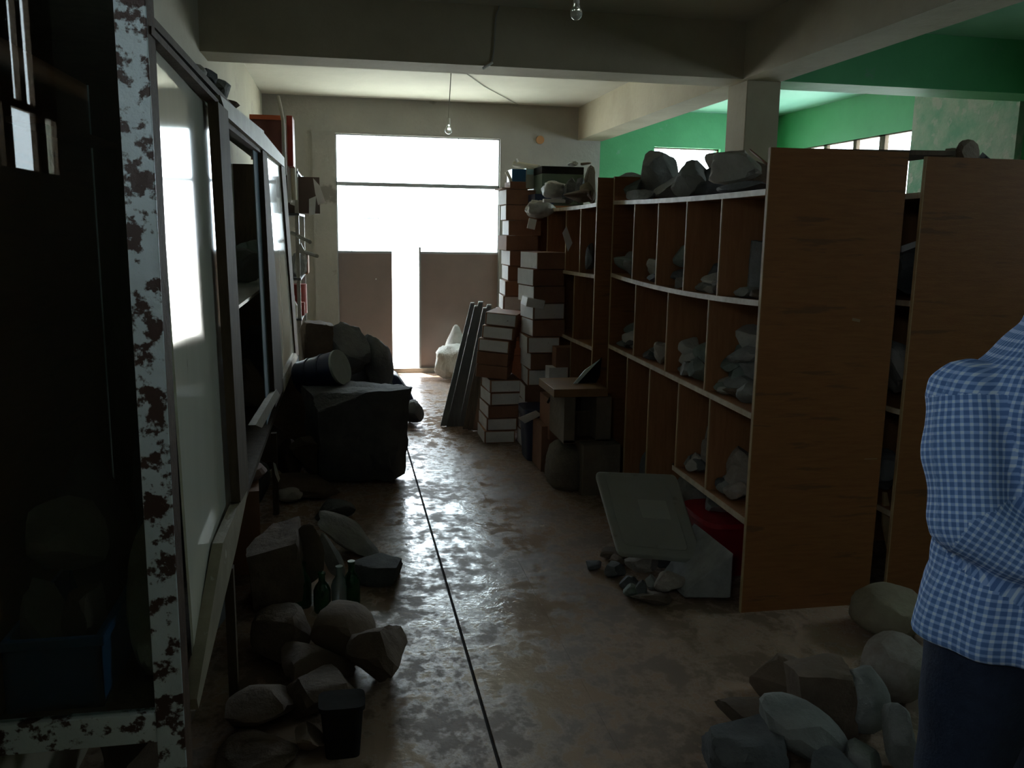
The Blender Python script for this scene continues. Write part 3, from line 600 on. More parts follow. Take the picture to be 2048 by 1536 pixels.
# (row whose shelf carries it, compartment from the near end, px u, depth x, dy, dx, h, kind, words, extra)
CR = [
 (1, 1, 1502, .20, .17, .20, .25, 'grey', 'tall squared grey block with a speckled face', dict(blocky=0, roll=.06, pre=(.6, .6, 1))),
 (1, 1, 1488, .07, .2, .1, .05, 'grey', 'flat chip in front of the tall squared block', {}),
 (1, 2, 1425, .10, .16, .16, .10, 'pale', 'pale pointed stone beside the divider', {}),
 (1, 2, 1408, .24, .12, .14, .14, 'dark', 'dark upright stone', {}),
 (1, 2, 1395, .06, .2, .1, .05, 'grey', 'thin grey flake at the front', dict(pre=(1, 1, .4))),
 (1, 3, 1352, .12, .2, .2, .10, 'dark', 'dark flat stone under a balanced one', {}),
 (1, 3, 1357, .14, .16, .14, .12, 'green', 'greenish stone balanced on the dark one', dict(up=.10)),
 (1, 4, 1300, .10, .22, .16, .13, 'pale', 'pale wedge leaning on the divider', dict(roll=.5, pre=(1, 1, .5))),
 (1, 4, 1288, .26, .14, .1, .07, 'grey', 'small grey stone behind the pale wedge', {}),
 (1, 5, 1240, .06, .34, .2, .12, 'green', 'long greenish slab poking out', dict(roll=.4, pre=(1, 1, .3))),
 (1, 5, 1252, .12, .26, .2, .09, 'grey', 'grey slab under the greenish one', dict(pre=(1, 1, .5))),
 (2, 1, 1478, .16, .32, .26, .20, 'grey', 'large grey rock in the heap', {}),
 (2, 1, 1500, .14, .16, .22, .26, 'green', 'upright greenish rock against the near upright', {}),
 (2, 1, 1445, .08, .24, .2, .11, 'grey', 'low grey rock at the heap far side', {}),
 (2, 1, 1475, .05, .30, .1, .06, 'brown', 'flat brown stone along the front', dict(pre=(1, 1, .4))),
 (2, 1, 1455, .30, .2, .2, .22, 'dark', 'dark rock at the back of the heap', {}),
 (2, 1, 1490, .20, .22, .2, .12, 'pale', 'pale rock on top of the heap', dict(up=.2)),
 (2, 2, 1393, .18, .30, .26, .22, 'green', 'tall greenish rock', {}),
 (2, 2, 1367, .10, .20, .16, .13, 'pale', 'pale knobbly rock', {}),
 (2, 2, 1350, .06, .22, .12, .05, 'grey', 'thin grey chip at the front', {}),
 (2, 2, 1395, .07, .26, .14, .10, 'brown', 'brown-grey rock low by the divider', {}),
 (2, 3, 1318, .14, .2, .16, .07, 'grey', 'small grey stone', {}),
 (2, 3, 1295, .12, .34, .2, .09, 'green', 'long low greenish stone', {}),
 (2, 4, 1250, .16, .34, .26, .18, 'green', 'large rounded greenish rock', {}),
 (2, 4, 1258, .06, .3, .12, .09, 'dark', 'dark stone in front of the rounded one', {}),
 (2, 4, 1240, .05, .2, .1, .05, 'grey', 'grey flake at the far front', {}),
 (3, 1, 1450, .10, .16, .16, .15, 'pink', 'pale pinkish rounded stone', {}),
 (3, 1, 1474, .12, .14, .18, .13, 'grey', 'grey stone against the near upright', {}),
 (3, 1, 1478, .20, .18, .18, .22, 'pink', 'pinkish stone high at the back', {}),
 (3, 2, 1396, .18, .26, .22, .20, 'pink', 'large pinkish boulder', {}),
 (3, 2, 1395, .08, .2, .1, .08, 'dark', 'dark stone at the front', {}),
 (3, 2, 1404, .3, .16, .14, .30, 'grey', 'tall grey stone at the back', {}),

 (1, 1, 1510, .05, .12, .08, .04, 'brown', 'small brown chip by the upright foot', {}),
 (1, 2, 1432, .03, .10, .10, .08, 'grey', 'grey nugget close to the near divider', {}),
 (1, 2, 1418, .02, .12, .09, .04, 'pale', 'pale flake lying flat', dict(pre=(1, 1, .4))),
 (1, 3, 1362, .03, .10, .10, .06, 'grey', 'small grey stone right at the front edge', {}),
 (1, 4, 1308, .04, .12, .10, .05, 'dark', 'small dark stone behind the divider edge', {}),
 (1, 5, 1258, .02, .12, .10, .15, 'grey', 'grey upright chip against the divider', dict(pre=(.5, .6, 1))),
 (2, 1, 1462, .02, .16, .14, .09, 'pale', 'pale stone low in the middle of the heap', {}),
 (2, 1, 1505, .02, .14, .12, .10, 'grey', 'grey stone low by the near upright', {}),
 (2, 1, 1440, .02, .12, .10, .06, 'green', 'small greenish stone at the far foot', {}),
 (2, 1, 1492, .08, .18, .16, .10, 'grey', 'grey stone stacked second from the top', dict(up=.14)),
 (2, 1, 1468, .08, .16, .14, .09, 'green', 'greenish stone stacked in the middle', dict(up=.10)),
 (2, 2, 1385, .02, .14, .12, .08, 'grey', 'grey stone lying before the tall one', {}),
 (2, 2, 1372, .06, .14, .12, .09, 'pale', 'pale stone stacked on the knobbly one', dict(up=.10)),
 (2, 2, 1402, .02, .12, .10, .12, 'green', 'greenish wedge touching the near divider', {}),
 (2, 3, 1325, .02, .12, .12, .12, 'pale', 'pale stone touching the near divider', {}),
 (2, 3, 1308, .03, .14, .12, .05, 'dark', 'flat dark flake', dict(pre=(1, 1, .4))),
 (2, 4, 1262, .03, .14, .12, .12, 'pale', 'pale stone beside the near divider', {}),
 (3, 1, 1462, .04, .14, .12, .07, 'grey', 'grey flat stone in front', dict(pre=(1, 1, .5))),
 (3, 1, 1486, .02, .12, .10, .09, 'pink', 'small pinkish stone by the near upright', {}),
 (3, 1, 1440, .03, .12, .10, .07, 'dark', 'small dark stone at the far side', {}),
 (3, 2, 1385, .04, .14, .12, .08, 'grey', 'grey stone left of the boulder', {}),
 (3, 2, 1404, .02, .12, .10, .10, 'pale', 'pale stone touching the near divider', {}),
]
def row_floor(row, y):
    return shz(row, y)
for row, comp, u, dx_in, dy, dx, h, kd, words, ex in CR:
    ex = dict(ex); up = ex.pop('up', 0)
    DV = {1: [YA, 3.696, 4.101, 4.496, 4.89, YB], 2: [YA, 3.781, 4.297, 4.813, YB], 3: [YA, 3.707, 4.092, 4.521, 4.913, YB]}[row]
    lo, hi = DV[comp - 1] + .01, DV[comp] - .01
    dy = min(dy, (hi - lo) * .8); X = XF + .012 + dx / 2 + dx_in * .35
    if 'poking out' in words: X -= .05
    y = min(max(at(u, 700, 0, X).y, lo + dy / 2), hi - dy / 2)
    z = shz(row, y) + up
    rock('%s, %s compartment from near end, %s row' % (words, ORD[comp - 1], ('', 'upper', 'middle', 'lower')[row]), kd, X, y, z, dx, dy, h, sub=3, name='rock', **ex)
# open base bays at the far end of the near unit
for l, kd, x, y, dx, dy, h in [('grey boulder on the floor in the open base bay, middle one', 'grey', 1.86, 4.3, .3, .34, .30), ('bluish dark rock on the floor in the next open base bay', 'dark', 1.84, 4.72, .3, .3, .36),
      ('tall grey slab in the open base bay beside the crate', 'green', 1.95, 4.45, .2, .1, .55), ('brown rock in the farthest open base bay', 'brown', 1.9, 5.1, .3, .3, .3)]:
    rock(l, kd, x, y, 0, dx, dy, h)
# rocks on top of the near unit
TOP = [('dark green-grey rock farthest on top of the near unit', 'green', 1236, 342, 1290, 398, 1.80, .24),
       ('tall grey rock left of the small bright window', 'grey', 1284, 300, 1336, 395, 1.90, .24),
       ('pale flake lying before the tall grey rock', 'grey', 1264, 380, 1308, 398, 1.70, .10),
       ('low grey rock below the bright window', 'grey', 1322, 352, 1384, 394, 1.83, .22),
       ('pale grey upright rock right below the bright window', 'grey', 1372, 320, 1414, 392, 1.84, .22),
       ('dark low rock between the upright and the large pale rocks', 'dark', 1404, 335, 1440, 390, 1.90, .22),
       ('dark slab lying under the largest pale rock', 'dark', 1438, 364, 1540, 386, 1.76, .16),
       ('large pale angular rock topmost above the near end', 'pale', 1427, 308, 1514, 370, 1.80, .22),
       ('pale rock behind the largest angular one', 'pink', 1422, 300, 1490, 375, 2.06, .2),
       ('flat tan rock at the near end behind the pale rocks', 'brown', 1500, 322, 1540, 372, 2.04, .2)]
for l, kd, u0, v0, u1, v1, X, dx in TOP:
    a = at(u0, v1, 0, X).y; b = at(u1, v1, 0, X).y; ym = (a + b) / 2; um = (u0 + u1) / 2
    zt = at(um, v0, 0, X).z; zb = shz(0, min(max(ym, YA), YB)) + (.055 if 'angular' in l else 0)
    rock(l, kd, X, ym, zb, dx, max(.1, a - b - dx * .25), max(.03, zt - zb), blocky=.2, roll=0)
rb_ = B(); cyl(rb_, at(1500, 300, 0, 2.05), at(1536, 330, 0, 1.9), .006); tag(obj('rod', rb_, mat('rusty_rod', (.3, .12, .07), .6)), 'thin rusty rod over the rocks at the near end', 'rod')
bo = at(1888, 296, 1, 3.5); tag(obj('board', bx(1.9, bo.x, 3.42, 3.75, 1.938, 1.958, rot=(0, R(-1), 0)), DARKWOOD), 'thin dark board laid flat across both unit tops', 'board')
for l, kd, u, dx, h in [('brown pointed rock on top of the second unit', 'brown', 1935, .14, .10), ('low dusty rock beside the pointed one on the second unit', 'buff', 1905, .14, .06), ('dark low rock at the right on the second unit top', 'dark', 1975, .12, .05)]:
    p = at(u, 300, 1, 3.55); rock(l, kd, p.x, 3.55, 1.79, dx, .14, h + .14, sub=3)
# things seen in the slit between the units (on the second unit's shelves)
for l, kd, z, dy, dz, yy in [('grey rock seen through the slit, on the middle shelf', 'pale', .875, .26, .26, 3.55), ('pale oval stone seen through the slit above the lower shelf', 'pink', .875, .2, .13, 3.9),
        ('dark rock seen through the slit on the upper shelf', 'dark', 1.345, .26, .22, 3.55), ('grey rock seen through the slit on the lowest shelf', 'grey', .41, .26, .2, 3.6), ('dusky rock seen through the slit, upper shelf farther back', 'grey', 1.345, .3, .26, 4.1)]:
    rock(l, kd, 2.51, yy, z, .24, dy, dz, sub=3)
sheet('paper_sheet', 'white paper corner showing in the slit between the two units', 'paper', [at(u, v, 1, 3.5) for u, v in ((1803, 492), (1833, 482), (1832, 494), (1803, 505))], PAPER, .006)
sheet('wood_lath', 'bent pale lath standing low in the slit between the units', 'lath', [at(u, v, 1, 3.4) for u, v in ((1768, 985), (1774, 985), (1790, 1060), (1776, 1100), (1766, 1050))], EDGE, .012)

# ------------------------------------------------------------------ things on the far unit's top
ZT = 1.79
def pbox(name, label, cat, u0, v0, u1, v1, y, dy, m_, z=None, **k):
    a = at(u0, (v0 + v1) / 2, 1, y).x; b = at(u1, (v0 + v1) / 2, 1, y).x; um = (u0 + u1) / 2
    zt = at(um, v0, 1, y).z; zb = at(um, v1, 1, y).z if z is None else z
    return tag(obj(name, bx(a, b, y, y + dy, zb, zt, rot=k.get('rot')), m_, bev=k.get('bev', .003)), label, cat, k.get('group'))
pbox('box_file', 'blue box file on the far end of the unit top', 'box', 1024, 338, 1052, 364, 7.0, .22, BLUE)
pbox('cardboard_box', 'brown box directly under the blue box file', 'box', 1020, 363, 1052, 400, 6.98, .24, CARD, z=1.931)
for i, (a, b, l) in enumerate([(1052, 1068, 'left of the two pale ring binders on the far unit'), (1070, 1084, 'right of the two pale ring binders on the far unit')]):
    t_ = thing('ring_binder', l, 'binder', at((a + b) / 2, 385, 1, 7.0)); x0 = at(a, 360, 1, 7.0).x; x1 = at(b, 360, 1, 7.0).x; z0 = 1.931 if i == 0 else 1.80; z1 = at(a, 336, 1, 7.0).z
    obj('cover', bx(x0, x1, 7.0, 7.28, z0, z1), PALEM, t_, bev=.003); obj('label_strip', bx(x0 + .005, x1 - .005, 6.997, 7.0, z1 - .05, z1 - .01), mat('pale_cyan_label', (.45, .72, .78), .5), t_)
tag(obj('paper_roll', cyl(B(), at(1030, 328, 1, 7.25), at(1078, 335, 1, 6.95), .025, .018), mat('cream_paper', (.62, .58, .46), .6)), 'rolled cream paper lying on the blue box file', 'paper roll')
tag(obj('paper_roll', tube(B(), [at(1032, 318, 1, 7.2), at(1036, 326, 1, 7.2), at(1064, 333, 1, 7.1)], .012), PAPER), 'thin curled white roll above the cream paper roll', 'paper roll')
pbox('cardboard_box', 'wide dark flat box behind the cans on the far unit top', 'box', 1084, 333, 1168, 348, 6.7, .3, BLACK)
pbox('cardboard_box', 'dull green box under the wide dark box', 'box', 1084, 348, 1168, 386, 6.7, .3, mat('dull_green_card', (.10, .14, .10), .7), z=1.80)
for l, kd, u0, v0, u1, v1, y in [('pale pointed stone on the dark box at the back', 'pale', 1138, 323, 1151, 334, 6.7), ('pale stone right on the dark box', 'buff', 1163, 324, 1180, 336, 6.5), ('tan rock at the right of the far unit top', 'buff', 1168, 330, 1186, 360, 6.1),
       ('dark rock beside the bag on the far unit', 'dark', 1125, 355, 1150, 376, 6.2), ('dark round rock right of the bag', 'dark', 1150, 355, 1168, 382, 6.0), ('pale flat stone at the right end of the far unit top', 'buff', 1160, 364, 1186, 384, 5.8), ('broad dull rock at the front of the far unit top', 'brown', 1126, 378, 1192, 400, 5.75)]:
    rpx(l, kd, u0, v0, u1, v1, .2, y=y, sub=3, z=(at(1130, 333, 1, 6.7).z if y > 6.45 else 1.79), blocky=.3)
def lump(name, label, cat, u0, v0, u1, v1, y, dy, m_, seed=3, amp=.25, parent=None):
    a = at(u0, (v0 + v1) / 2, 1, y); b = at(u1, (v0 + v1) / 2, 1, y); um = (u0 + u1) / 2
    zt = at(um, v0, 1, y).z; zb = at(um, v1, 1, y).z; bm = B(); bmesh.ops.create_icosphere(bm, subdivisions=4, radius=1)
    for v in bm.verts:
        for i_ in range(3): v.co[i_] = math.copysign(abs(v.co[i_]) ** .75, v.co[i_])
        v.co *= 1 + amp * noise.noise(v.co * 1.7 + Vector((seed, 0, 0))) + amp * .5 * abs(noise.noise(v.co * 4.5 + Vector((0, seed, 0))))
    bmesh.ops.scale(bm, vec=((b.x - a.x) / 2.2, dy / 2, (zt - zb) / 2.2), verts=bm.verts); bmesh.ops.translate(bm, vec=((a.x + b.x) / 2, y, (zt + zb) / 2), verts=bm.verts)
    return tag(obj(name, bm, m_, smooth=50), label, cat)
lump('plastic_bag', 'crumpled grey plastic bag on the front of the far unit top', 'bag', 1085, 362, 1132, 399, 6.3, .22, PLASTIC, 4)
lump('plastic_bag', 'cloudy plastic bag bulging over the edge of the far unit', 'bag', 1052, 400, 1108, 436, 6.55, .16, PLASTIC, 8)
pbox('foam_block', 'bright white strip lying along the edge of the far unit top', 'strip', 1088, 398, 1131, 405, 6.2, .05, PAPER)
pbox('folder', 'navy folder under the plastic bag on the far unit', 'folder', 1070, 388, 1108, 399, 6.6, .25, NAVY, z=1.80)
pbox('card_tag', 'small pale card below the bulging plastic bag', 'card', 1054, 437, 1070, 458, 6.5, .01, PAPER, rot=(0, .2, 0))
sheet('paper_sheet', 'white paper slip hanging from the far unit divider', 'paper', [at(u, v, 1, 6.09) for u, v in ((1133, 452), (1145, 486), (1136, 503), (1125, 466))], PAPER, .004)
rpx('dark upright stone in the far unit upper row', 'dark', 1172, 486, 1190, 540, .14, y=5.6)
rock('dull rock in the far unit middle row', 'green', 1.75, 5.6, .87, .24, .26, .2); rock('brown rock in the far unit lower row', 'brown', 1.75, 5.62, .42, .26, .3, .22)

# ------------------------------------------------------------------ box towers
def core_box(label, cx, cy, z, wx, wy, h, rz, tilt, group, endmat=LABELW, left=True, front=False):
    """lidded carton with its left (aisle/door side) and sometimes front end pale"""
    t_ = thing('carton', label, 'box', (cx, cy, z), group)
    E_ = Euler((0, tilt, rz)).to_matrix()
    def fin(bm): bmesh.ops.rotate(bm, cent=(cx, cy, z), matrix=E_, verts=bm.verts); return bm
    obj('body', fin(bx(cx - wx / 2, cx + wx / 2, cy - wy / 2, cy + wy / 2, z, z + h - .004)), CARD, t_, bev=.002)
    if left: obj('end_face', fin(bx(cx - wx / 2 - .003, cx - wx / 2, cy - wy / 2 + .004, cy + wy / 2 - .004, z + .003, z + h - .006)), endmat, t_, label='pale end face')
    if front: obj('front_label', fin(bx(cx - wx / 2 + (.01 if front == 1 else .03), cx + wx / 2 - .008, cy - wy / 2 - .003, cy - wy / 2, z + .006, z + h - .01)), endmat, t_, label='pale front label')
    return t_
rd = random.Random(5)
# tower by the door: door light on the brown boxes' left ends is painted in as pale faces
z = 0; g = 'cartons of the tower nearest the door'
hs = [.12] * 16
for i, h in enumerate(hs):
    xl = 1.27 + rd.uniform(-.02, .02) + (.02 if i > 9 else 0)
    core_box('carton with lit white end, number %s up in the tower nearest the door' % ['one', 'two', 'three', 'four', 'five', 'six', 'seven', 'eight', 'nine', 'ten', 'eleven', 'twelve', 'thirteen', 'fourteen', 'fifteen', 'sixteen'][i], xl + .13, 7.1 + rd.uniform(-.02, .02), z, .26, .34, h, rd.uniform(-.08, .08), 0, g, left=not (i == 12), front=(i in (8,))); z += h
# middle tower, door light on its left ends painted in likewise
z = 0; g = 'cartons of the middle tower'
NUM = ['lowest', 'second from the floor', 'third from the floor', 'fourth from the floor', 'fifth from the floor', 'sixth from the floor', 'seventh from the floor', 'eighth from the floor', 'ninth from the floor', 'tenth from the floor', 'eleventh from the floor', 'topmost']
for i in range(12):
    x = 1.43 + rd.uniform(-.012, .012) - .0 * i; h = .121
    core_box('brown carton of the middle tower, %s' % NUM[i], x, 6.28 + rd.uniform(-.015, .015), z, .24, .30, h, rd.uniform(-.05, .12) + (.10 if i > 7 else 0), 0, g, left=True, front=(i in (8, 6, 4))); z += h
# front leaning tower
z = 0; g = 'cartons of the crooked tower next to the planks'
fx = [0, .012, .02, .03, .035, -.02, -.012, .0, .03, .055]
NUM2 = ['lowest', 'second up', 'third up', 'fourth up', 'fifth up', 'sixth up', 'seventh up', 'third from the top', 'second from the top', 'topmost']
for i in range(10):
    h = .098
    core_box('carton of the crooked tower next to the planks, %s' % NUM2[i], 1.15 + fx[i], 6.55, z + (.0 if i < 5 else .012), .235, .34, h, (.03 if i < 5 else -.34) + rd.uniform(-.04, .04), (0 if i < 5 else R(4)), g, left=True, front=(1 if i in (0, 1, 3, 4, 7, 8, 9) else False)); z += h
pbox('carton', 'loose pale carton wedged between the crooked and middle towers', 'box', 1052, 598, 1088, 616, 6.08, .2, LABELW, rot=(0, R(10), 0))
# boxes on the far unit's lower front, right of the middle tower
for i, (a, b, c, d, l) in enumerate([(1098, 735, 1136, 760, 'dim carton with a pale end low right of the middle tower'), (1112, 695, 1150, 735, 'dim carton above the pale-ended one right of the middle tower')]):
    pbox('carton', l, 'box', a, b, c, d, 5.95, .12, (CARD, LABELW)[1 - i])
# paper slats between
tag(obj('flat_carton', bx(1.24, 1.46, 6.93, 7.27, 1.922, 1.93), CARD), 'flattened card lid crowning the tower nearest the door', 'card')
tag(obj('paper_sheet', prism(B(), [at(u, v, 1, 7.0) for u, v in ((1011, 345), (1016, 341), (1024, 358), (1026, 372), (1021, 372), (1018, 358))], (0, .02, 0)), PAPER), 'curled white paper standing on the tower nearest the door', 'paper')

# ------------------------------------------------------------------ leaning planks
def plank(label, u0, u1, vb, ut0, ut1, vt, yb, yt, m_, tm, th=.02, name='plank'):
    t_ = thing(name, label, 'plank', (at(u0, vb, 1, yb)), 'long planks leaning by the towers')
    a = at(u0, vb, 1, yb); b = at(u1, vb, 1, yb); a.z = b.z = max(0, min(a.z, b.z)); c = at(ut1, vt, 1, yt); d = at(ut0, vt, 1, yt)
    obj('body', prism(B(), [a, b, c, d], (0, th, 0)), m_, t_)
    dv = (d - a).normalized(); obj('end_cap', prism(B(), [d, c, c + dv * .012, d + dv * .012], (0, th, 0)), tm, t_)
GREYPLK = mat('grey_plank', (.11, .13, .135), .55, (.15, .17, .175), 8, .15, 40, stretch=(6, 6, .5), vary=.15)
BRPLK = mat('brown_plank', (.16, .13, .10), .6, (.22, .18, .14), 8, .15, 40, stretch=(6, 6, .5), vary=.15)
CAPM = mat('pale_plank_end', (.62, .68, .70), .5)
W_ = [(881, 893, 852, 941, 949, 608), (893, 905, 853, 949, 957, 614), (905, 917, 853, 957, 966, 606), (917, 929, 853, 966, 974, 618), (929, 940, 853, 974, 983, 612)]
for i, (a, b, c, d, e, f_) in enumerate(W_):
    plank('tall grey plank, %s of the five leaning beside the tower' % ('leftmost', 'second from left', 'middle', 'second from right', 'rightmost')[i], a, b, c, d, e, f_, 6.98, 7.0, GREYPLK, CAPM)
for i, (a, b, c, d, e, f_) in enumerate([(926, 936, 858, 958, 966, 700), (936, 946, 860, 966, 974, 690), (946, 957, 861, 975, 984, 680)]):
    plank('short brown plank, %s of the three before the grey ones' % ('left', 'middle', 'right')[i], a, b, c, d, e, f_, 6.85 - .03 * i, 6.86 - .03 * i, BRPLK, BRPLK)
# sack by the door
sk = lump('sack', 'white woven sack slumped on the floor by the door', 'sack', 868, 688, 945, 757, 9.3, .38, SACK, 6, .22)
pz = thing('sack', 'white plastic wrapped bundle pointing up behind the woven sack', 'sack', (1.2, 9.53, 0)); b_ = B(); c = at(912, 690, 1, 9.53)
loft(b_, [ring(c.x + .0, 9.53, max(0, c.z + z_), r_, r_, 20) for z_, r_ in ((-.5, .14), (-.2, .17), (-.05, .14), (.06, .1), (.14, .06), (.2, .035), (.225, .012))]); obj('wrap', b_, PLASTIC, pz, smooth=60)

# ------------------------------------------------------------------ bin, crate and boxes in front of the towers
x0 = at(1040, 900, 1, 6.02).x; x1 = at(1098, 900, 1, 6.02).x
bi = thing('bin', 'navy plastic bin in front of the middle tower', 'bin', ((x0 + x1) / 2, 5.97, 0)); zt = at(1065, 815, 1, 5.9).z
obj('body', loft(B(), [ring((x0 + x1) / 2, 5.95, z_, r_, .13, 28, p=5) for z_, r_ in ((0, (x1 - x0) / 2 * .85), (zt - .04, (x1 - x0) / 2 * 1.08))]), NAVY, bi, smooth=40)
obj('rim', loft(B(), [ring((x0 + x1) / 2, 5.95, z_, (x1 - x0) / 2 * 1.16, .14, 28, p=5) for z_ in (zt - .04, zt)]), NAVY, bi, smooth=40)
sheet('paper_sheet', 'white paper draped over the front of the navy bin', 'paper', [at(u, v, 1, 5.79) for u, v in ((1036, 836), (1072, 821), (1084, 830), (1050, 847))], PAPER, .006, bev=.002)
# lower boxes
def woodbox(label, u0, v0, u1, v1, y, dy, m_, name='crate', z=None, cat='box'):
    return pbox(name, label, cat, u0, v0, u1, v1, y, dy, m_, z=z)
DULLB = mat('dull_grey_brown_board', (.15, .12, .085), .75, (.20, .16, .115), 7, .3, 30)
lump('sack', 'grubby brown sack under the left of the wooden crate', 'sack', 1092, 880, 1172, 985, 5.25, .4, mat('grubby_sack', (.13, .105, .08), .9, (.18, .15, .11), 14, .6, 50), 9, .15)
woodbox('dull square carton supporting the right of the wooden crate', 1166, 890, 1240, 985, 4.98, .34, DULLB, 'carton', z=0)
pbox('carton', 'dim brown carton behind the grubby sack', 'box', 1082, 852, 1132, 960, 5.55, .3, CARD, z=0)
ct = thing('crate', 'open fronted wooden crate stacked on the sack and carton', 'crate', (1.5, 5.25, .35))
def cp(name, u0, v0, u1, v1, y, dy, m_, **k):
    a = at(u0, (v0 + v1) / 2, 1, y).x; b = at(u1, (v0 + v1) / 2, 1, y).x; um = (u0 + u1) / 2
    return obj(name, bx(a, b, y, y + dy, at(um, v1, 1, y).z, at(um, v0, 1, y).z), m_, ct, **k)
CR_ = mat('orange_brown_board', (.30, .16, .06), .6, (.24, .13, .055), 6, .15, 30)
cp('top_board', 1108, 778, 1216, 794, 5.05, .42, CR_, bev=.002)
cp('side_board', 1128, 794, 1150, 886, 5.08, .38, DULLB); cp('side_board', 1192, 794, 1222, 886, 5.08, .38, DULLB)
cp('back_board', 1128, 794, 1222, 886, 5.44, .02, DARKWOOD); cp('base_board', 1128, 880, 1222, 887, 5.08, .38, DARKWOOD)
cp('inner_board', 1150, 822, 1192, 884, 5.2, .02, DARKWOOD)
tag(obj('carton', bx(*(lambda a, b: (a.x, b.x))(at(1100, 810, 1, 5.5), at(1128, 810, 1, 5.5)), 5.5, 5.8, at(1100, 880, 1, 5.5).z, at(1100, 800, 1, 5.5).z), CARD), 'dim brown carton behind the left side of the open crate', 'box')
sheet('board', 'black triangular board sticking up out of the open crate', 'board', [at(u, v, 1, 5.25) for u, v in ((1142, 779), (1204, 715), (1200, 750), (1186, 779))], BLACK, .012)
sheet('paper_sheet', 'bright narrow paper edge along the black board', 'paper', [at(u, v, 1, 5.24) for u, v in ((1137, 779), (1146, 777), (1178, 742), (1200, 719), (1170, 740))], mat('pale_cyan_paper', (.65, .78, .80), .4), .006)
cb_ = B(); tube(cb_, [at(u, v, 1, 5.5) for u, v in ((1095, 806), (1104, 790), (1118, 776), (1136, 768))], .008); tag(obj('hose', cb_, BLACK), 'curved black hose beside the open crate', 'hose')

# ------------------------------------------------------------------ grey casing leaning, red basket, wedge stone, rubble
gp = thing('appliance_panel', 'grey plastic appliance door with a moulded recess leaning on the shelves', 'panel', at(1320, 1110, 1, 3.75))
P = [at(1190, 942, 1, 4.1), at(1352, 948, 1, 4.0), at(1406, 1120, 1, 3.56), at(1236, 1104, 1, 3.66)]
nrm = (P[1] - P[0]).cross(P[3] - P[0]).normalized()
if nrm.y > 0: nrm = -nrm
def quadpt(s, t): return (P[0] * (1 - s) + P[1] * s) * (1 - t) + (P[3] * (1 - s) + P[2] * s) * t
def rr_quad(s0, s1, t0, t1, r=.06):
    out = []
    for (cs, ct_, a0) in ((s1 - r, t0 + r, -90), (s1 - r, t1 - r, 0), (s0 + r, t1 - r, 90), (s0 + r, t0 + r, 180)):
        for k_ in range(5):
            a = R(a0 + 22.5 * k_); out.append(quadpt(cs + r * math.cos(a), ct_ + r * math.sin(a)))
    return out
obj('casing', prism(B(), rr_quad(0, 1, 0, 1), -nrm * .035), GREYPANEL, gp, bev=.008)
obj('moulding', prism(B(), rr_quad(.10, .86, .06, .92), nrm * .006), GREYPANEL, gp, bev=.003)
obj('badge_plate', prism(B(), rr_quad(.42, .76, .36, .58, .01), nrm * .009), mat('pale_grey_plate', (.36, .36, .31), .45), gp)
rbk = thing('basket', 'red plastic basket under the lowest shelf behind the grey panel', 'basket', (1.75, 3.85, 0))
rbm = B(); 
for ri in range(2): pass
loft(rbm, [ring(1.80, 3.80, z_, a_, b_, 28, p=4) for z_, a_, b_ in ((0, .12, .15), (.26, .155, .19))]); obj('body', rbm, REDP, rbk, smooth=40)
obj('rim', loft(B(), [ring(1.80, 3.80, z_, .165, .2, 28, p=4) for z_ in (.25, .275)]), REDP, rbk, smooth=40)
rock('grey stone lying in the red basket', 'grey', 1.78, 3.82, .27, .16, .18, .07)
# wedge
wb = B(); Yw = 3.45
A = [at(1368, 1196, 1, 3.42), at(1480, 1196, 1, 3.36), at(1480, 1105, 1, 3.36), at(1372, 1180, 1, 3.42)]
C_ = [at(1480, 1045, 1, 3.78), at(1462, 1040, 1, 3.8), at(1440, 1062, 1, 3.8), at(1410, 1120, 1, 3.72), at(1372, 1175, 1, 3.55), Vector((1.64, 3.8, 0)), Vector((1.45, 3.7, 0))]
for p_ in A + C_:
    p_.z = max(p_.z, 0); p_.x = min(p_.x, 1.646); wb.verts.new(p_)
bmesh.ops.convex_hull(wb, input=wb.verts); bmesh.ops.bevel(wb, geom=wb.edges[:], offset=.006, segments=1, affect='EDGES')
tag(obj('rock', wb, RK['grey']), 'big smooth grey wedge of stone leaning in the corner of the shelves', 'rock', GB)
RB = [('pale flat fragment under the panel corner, left', 'brown', 1196, 1098, 1262, 1120, .15), ('dark chip at the far left tip of the rubble', 'dark', 1172, 1122, 1205, 1142, .1), ('dark lump below the panel, left of the red one', 'dark', 1205, 1128, 1248, 1160, .14),
      ('reddish fragment below the panel', 'pink', 1252, 1112, 1316, 1146, .14), ('dark fragment between the reddish and the pale ones', 'dark', 1308, 1112, 1345, 1140, .12), ('long pale fragment under the panel right corner', 'grey', 1328, 1122, 1398, 1160, .14),
      ('dark rounded piece in the middle of the rubble', 'dark', 1236, 1150, 1276, 1184, .1), ('greenish chip before the rounded piece', 'green', 1246, 1168, 1282, 1200, .09), ('small dark upright chip near the front', 'dark', 1268, 1158, 1294, 1198, .07),
      ('grey chip beside the large pale five-sided one', 'grey', 1290, 1150, 1318, 1182, .09), ('large pale five-sided fragment in the front', 'pink', 1304, 1138, 1375, 1192, .14), ('low pinkish flake along the front edge', 'pink', 1262, 1184, 1330, 1206, .1),
      ('tiny dark chip behind the five-sided fragment', 'dark', 1345, 1142, 1372, 1160, .06), ('long dusty flake nearest the floor edge', 'brown', 1275, 1192, 1345, 1214, .08), ('brown chip below the pale flat fragment', 'brown', 1215, 1112, 1250, 1134, .1)]
for l, kd, a, b, c, d, dy in RB: rpx(l, kd, a, b, c, d, dy, sub=3)

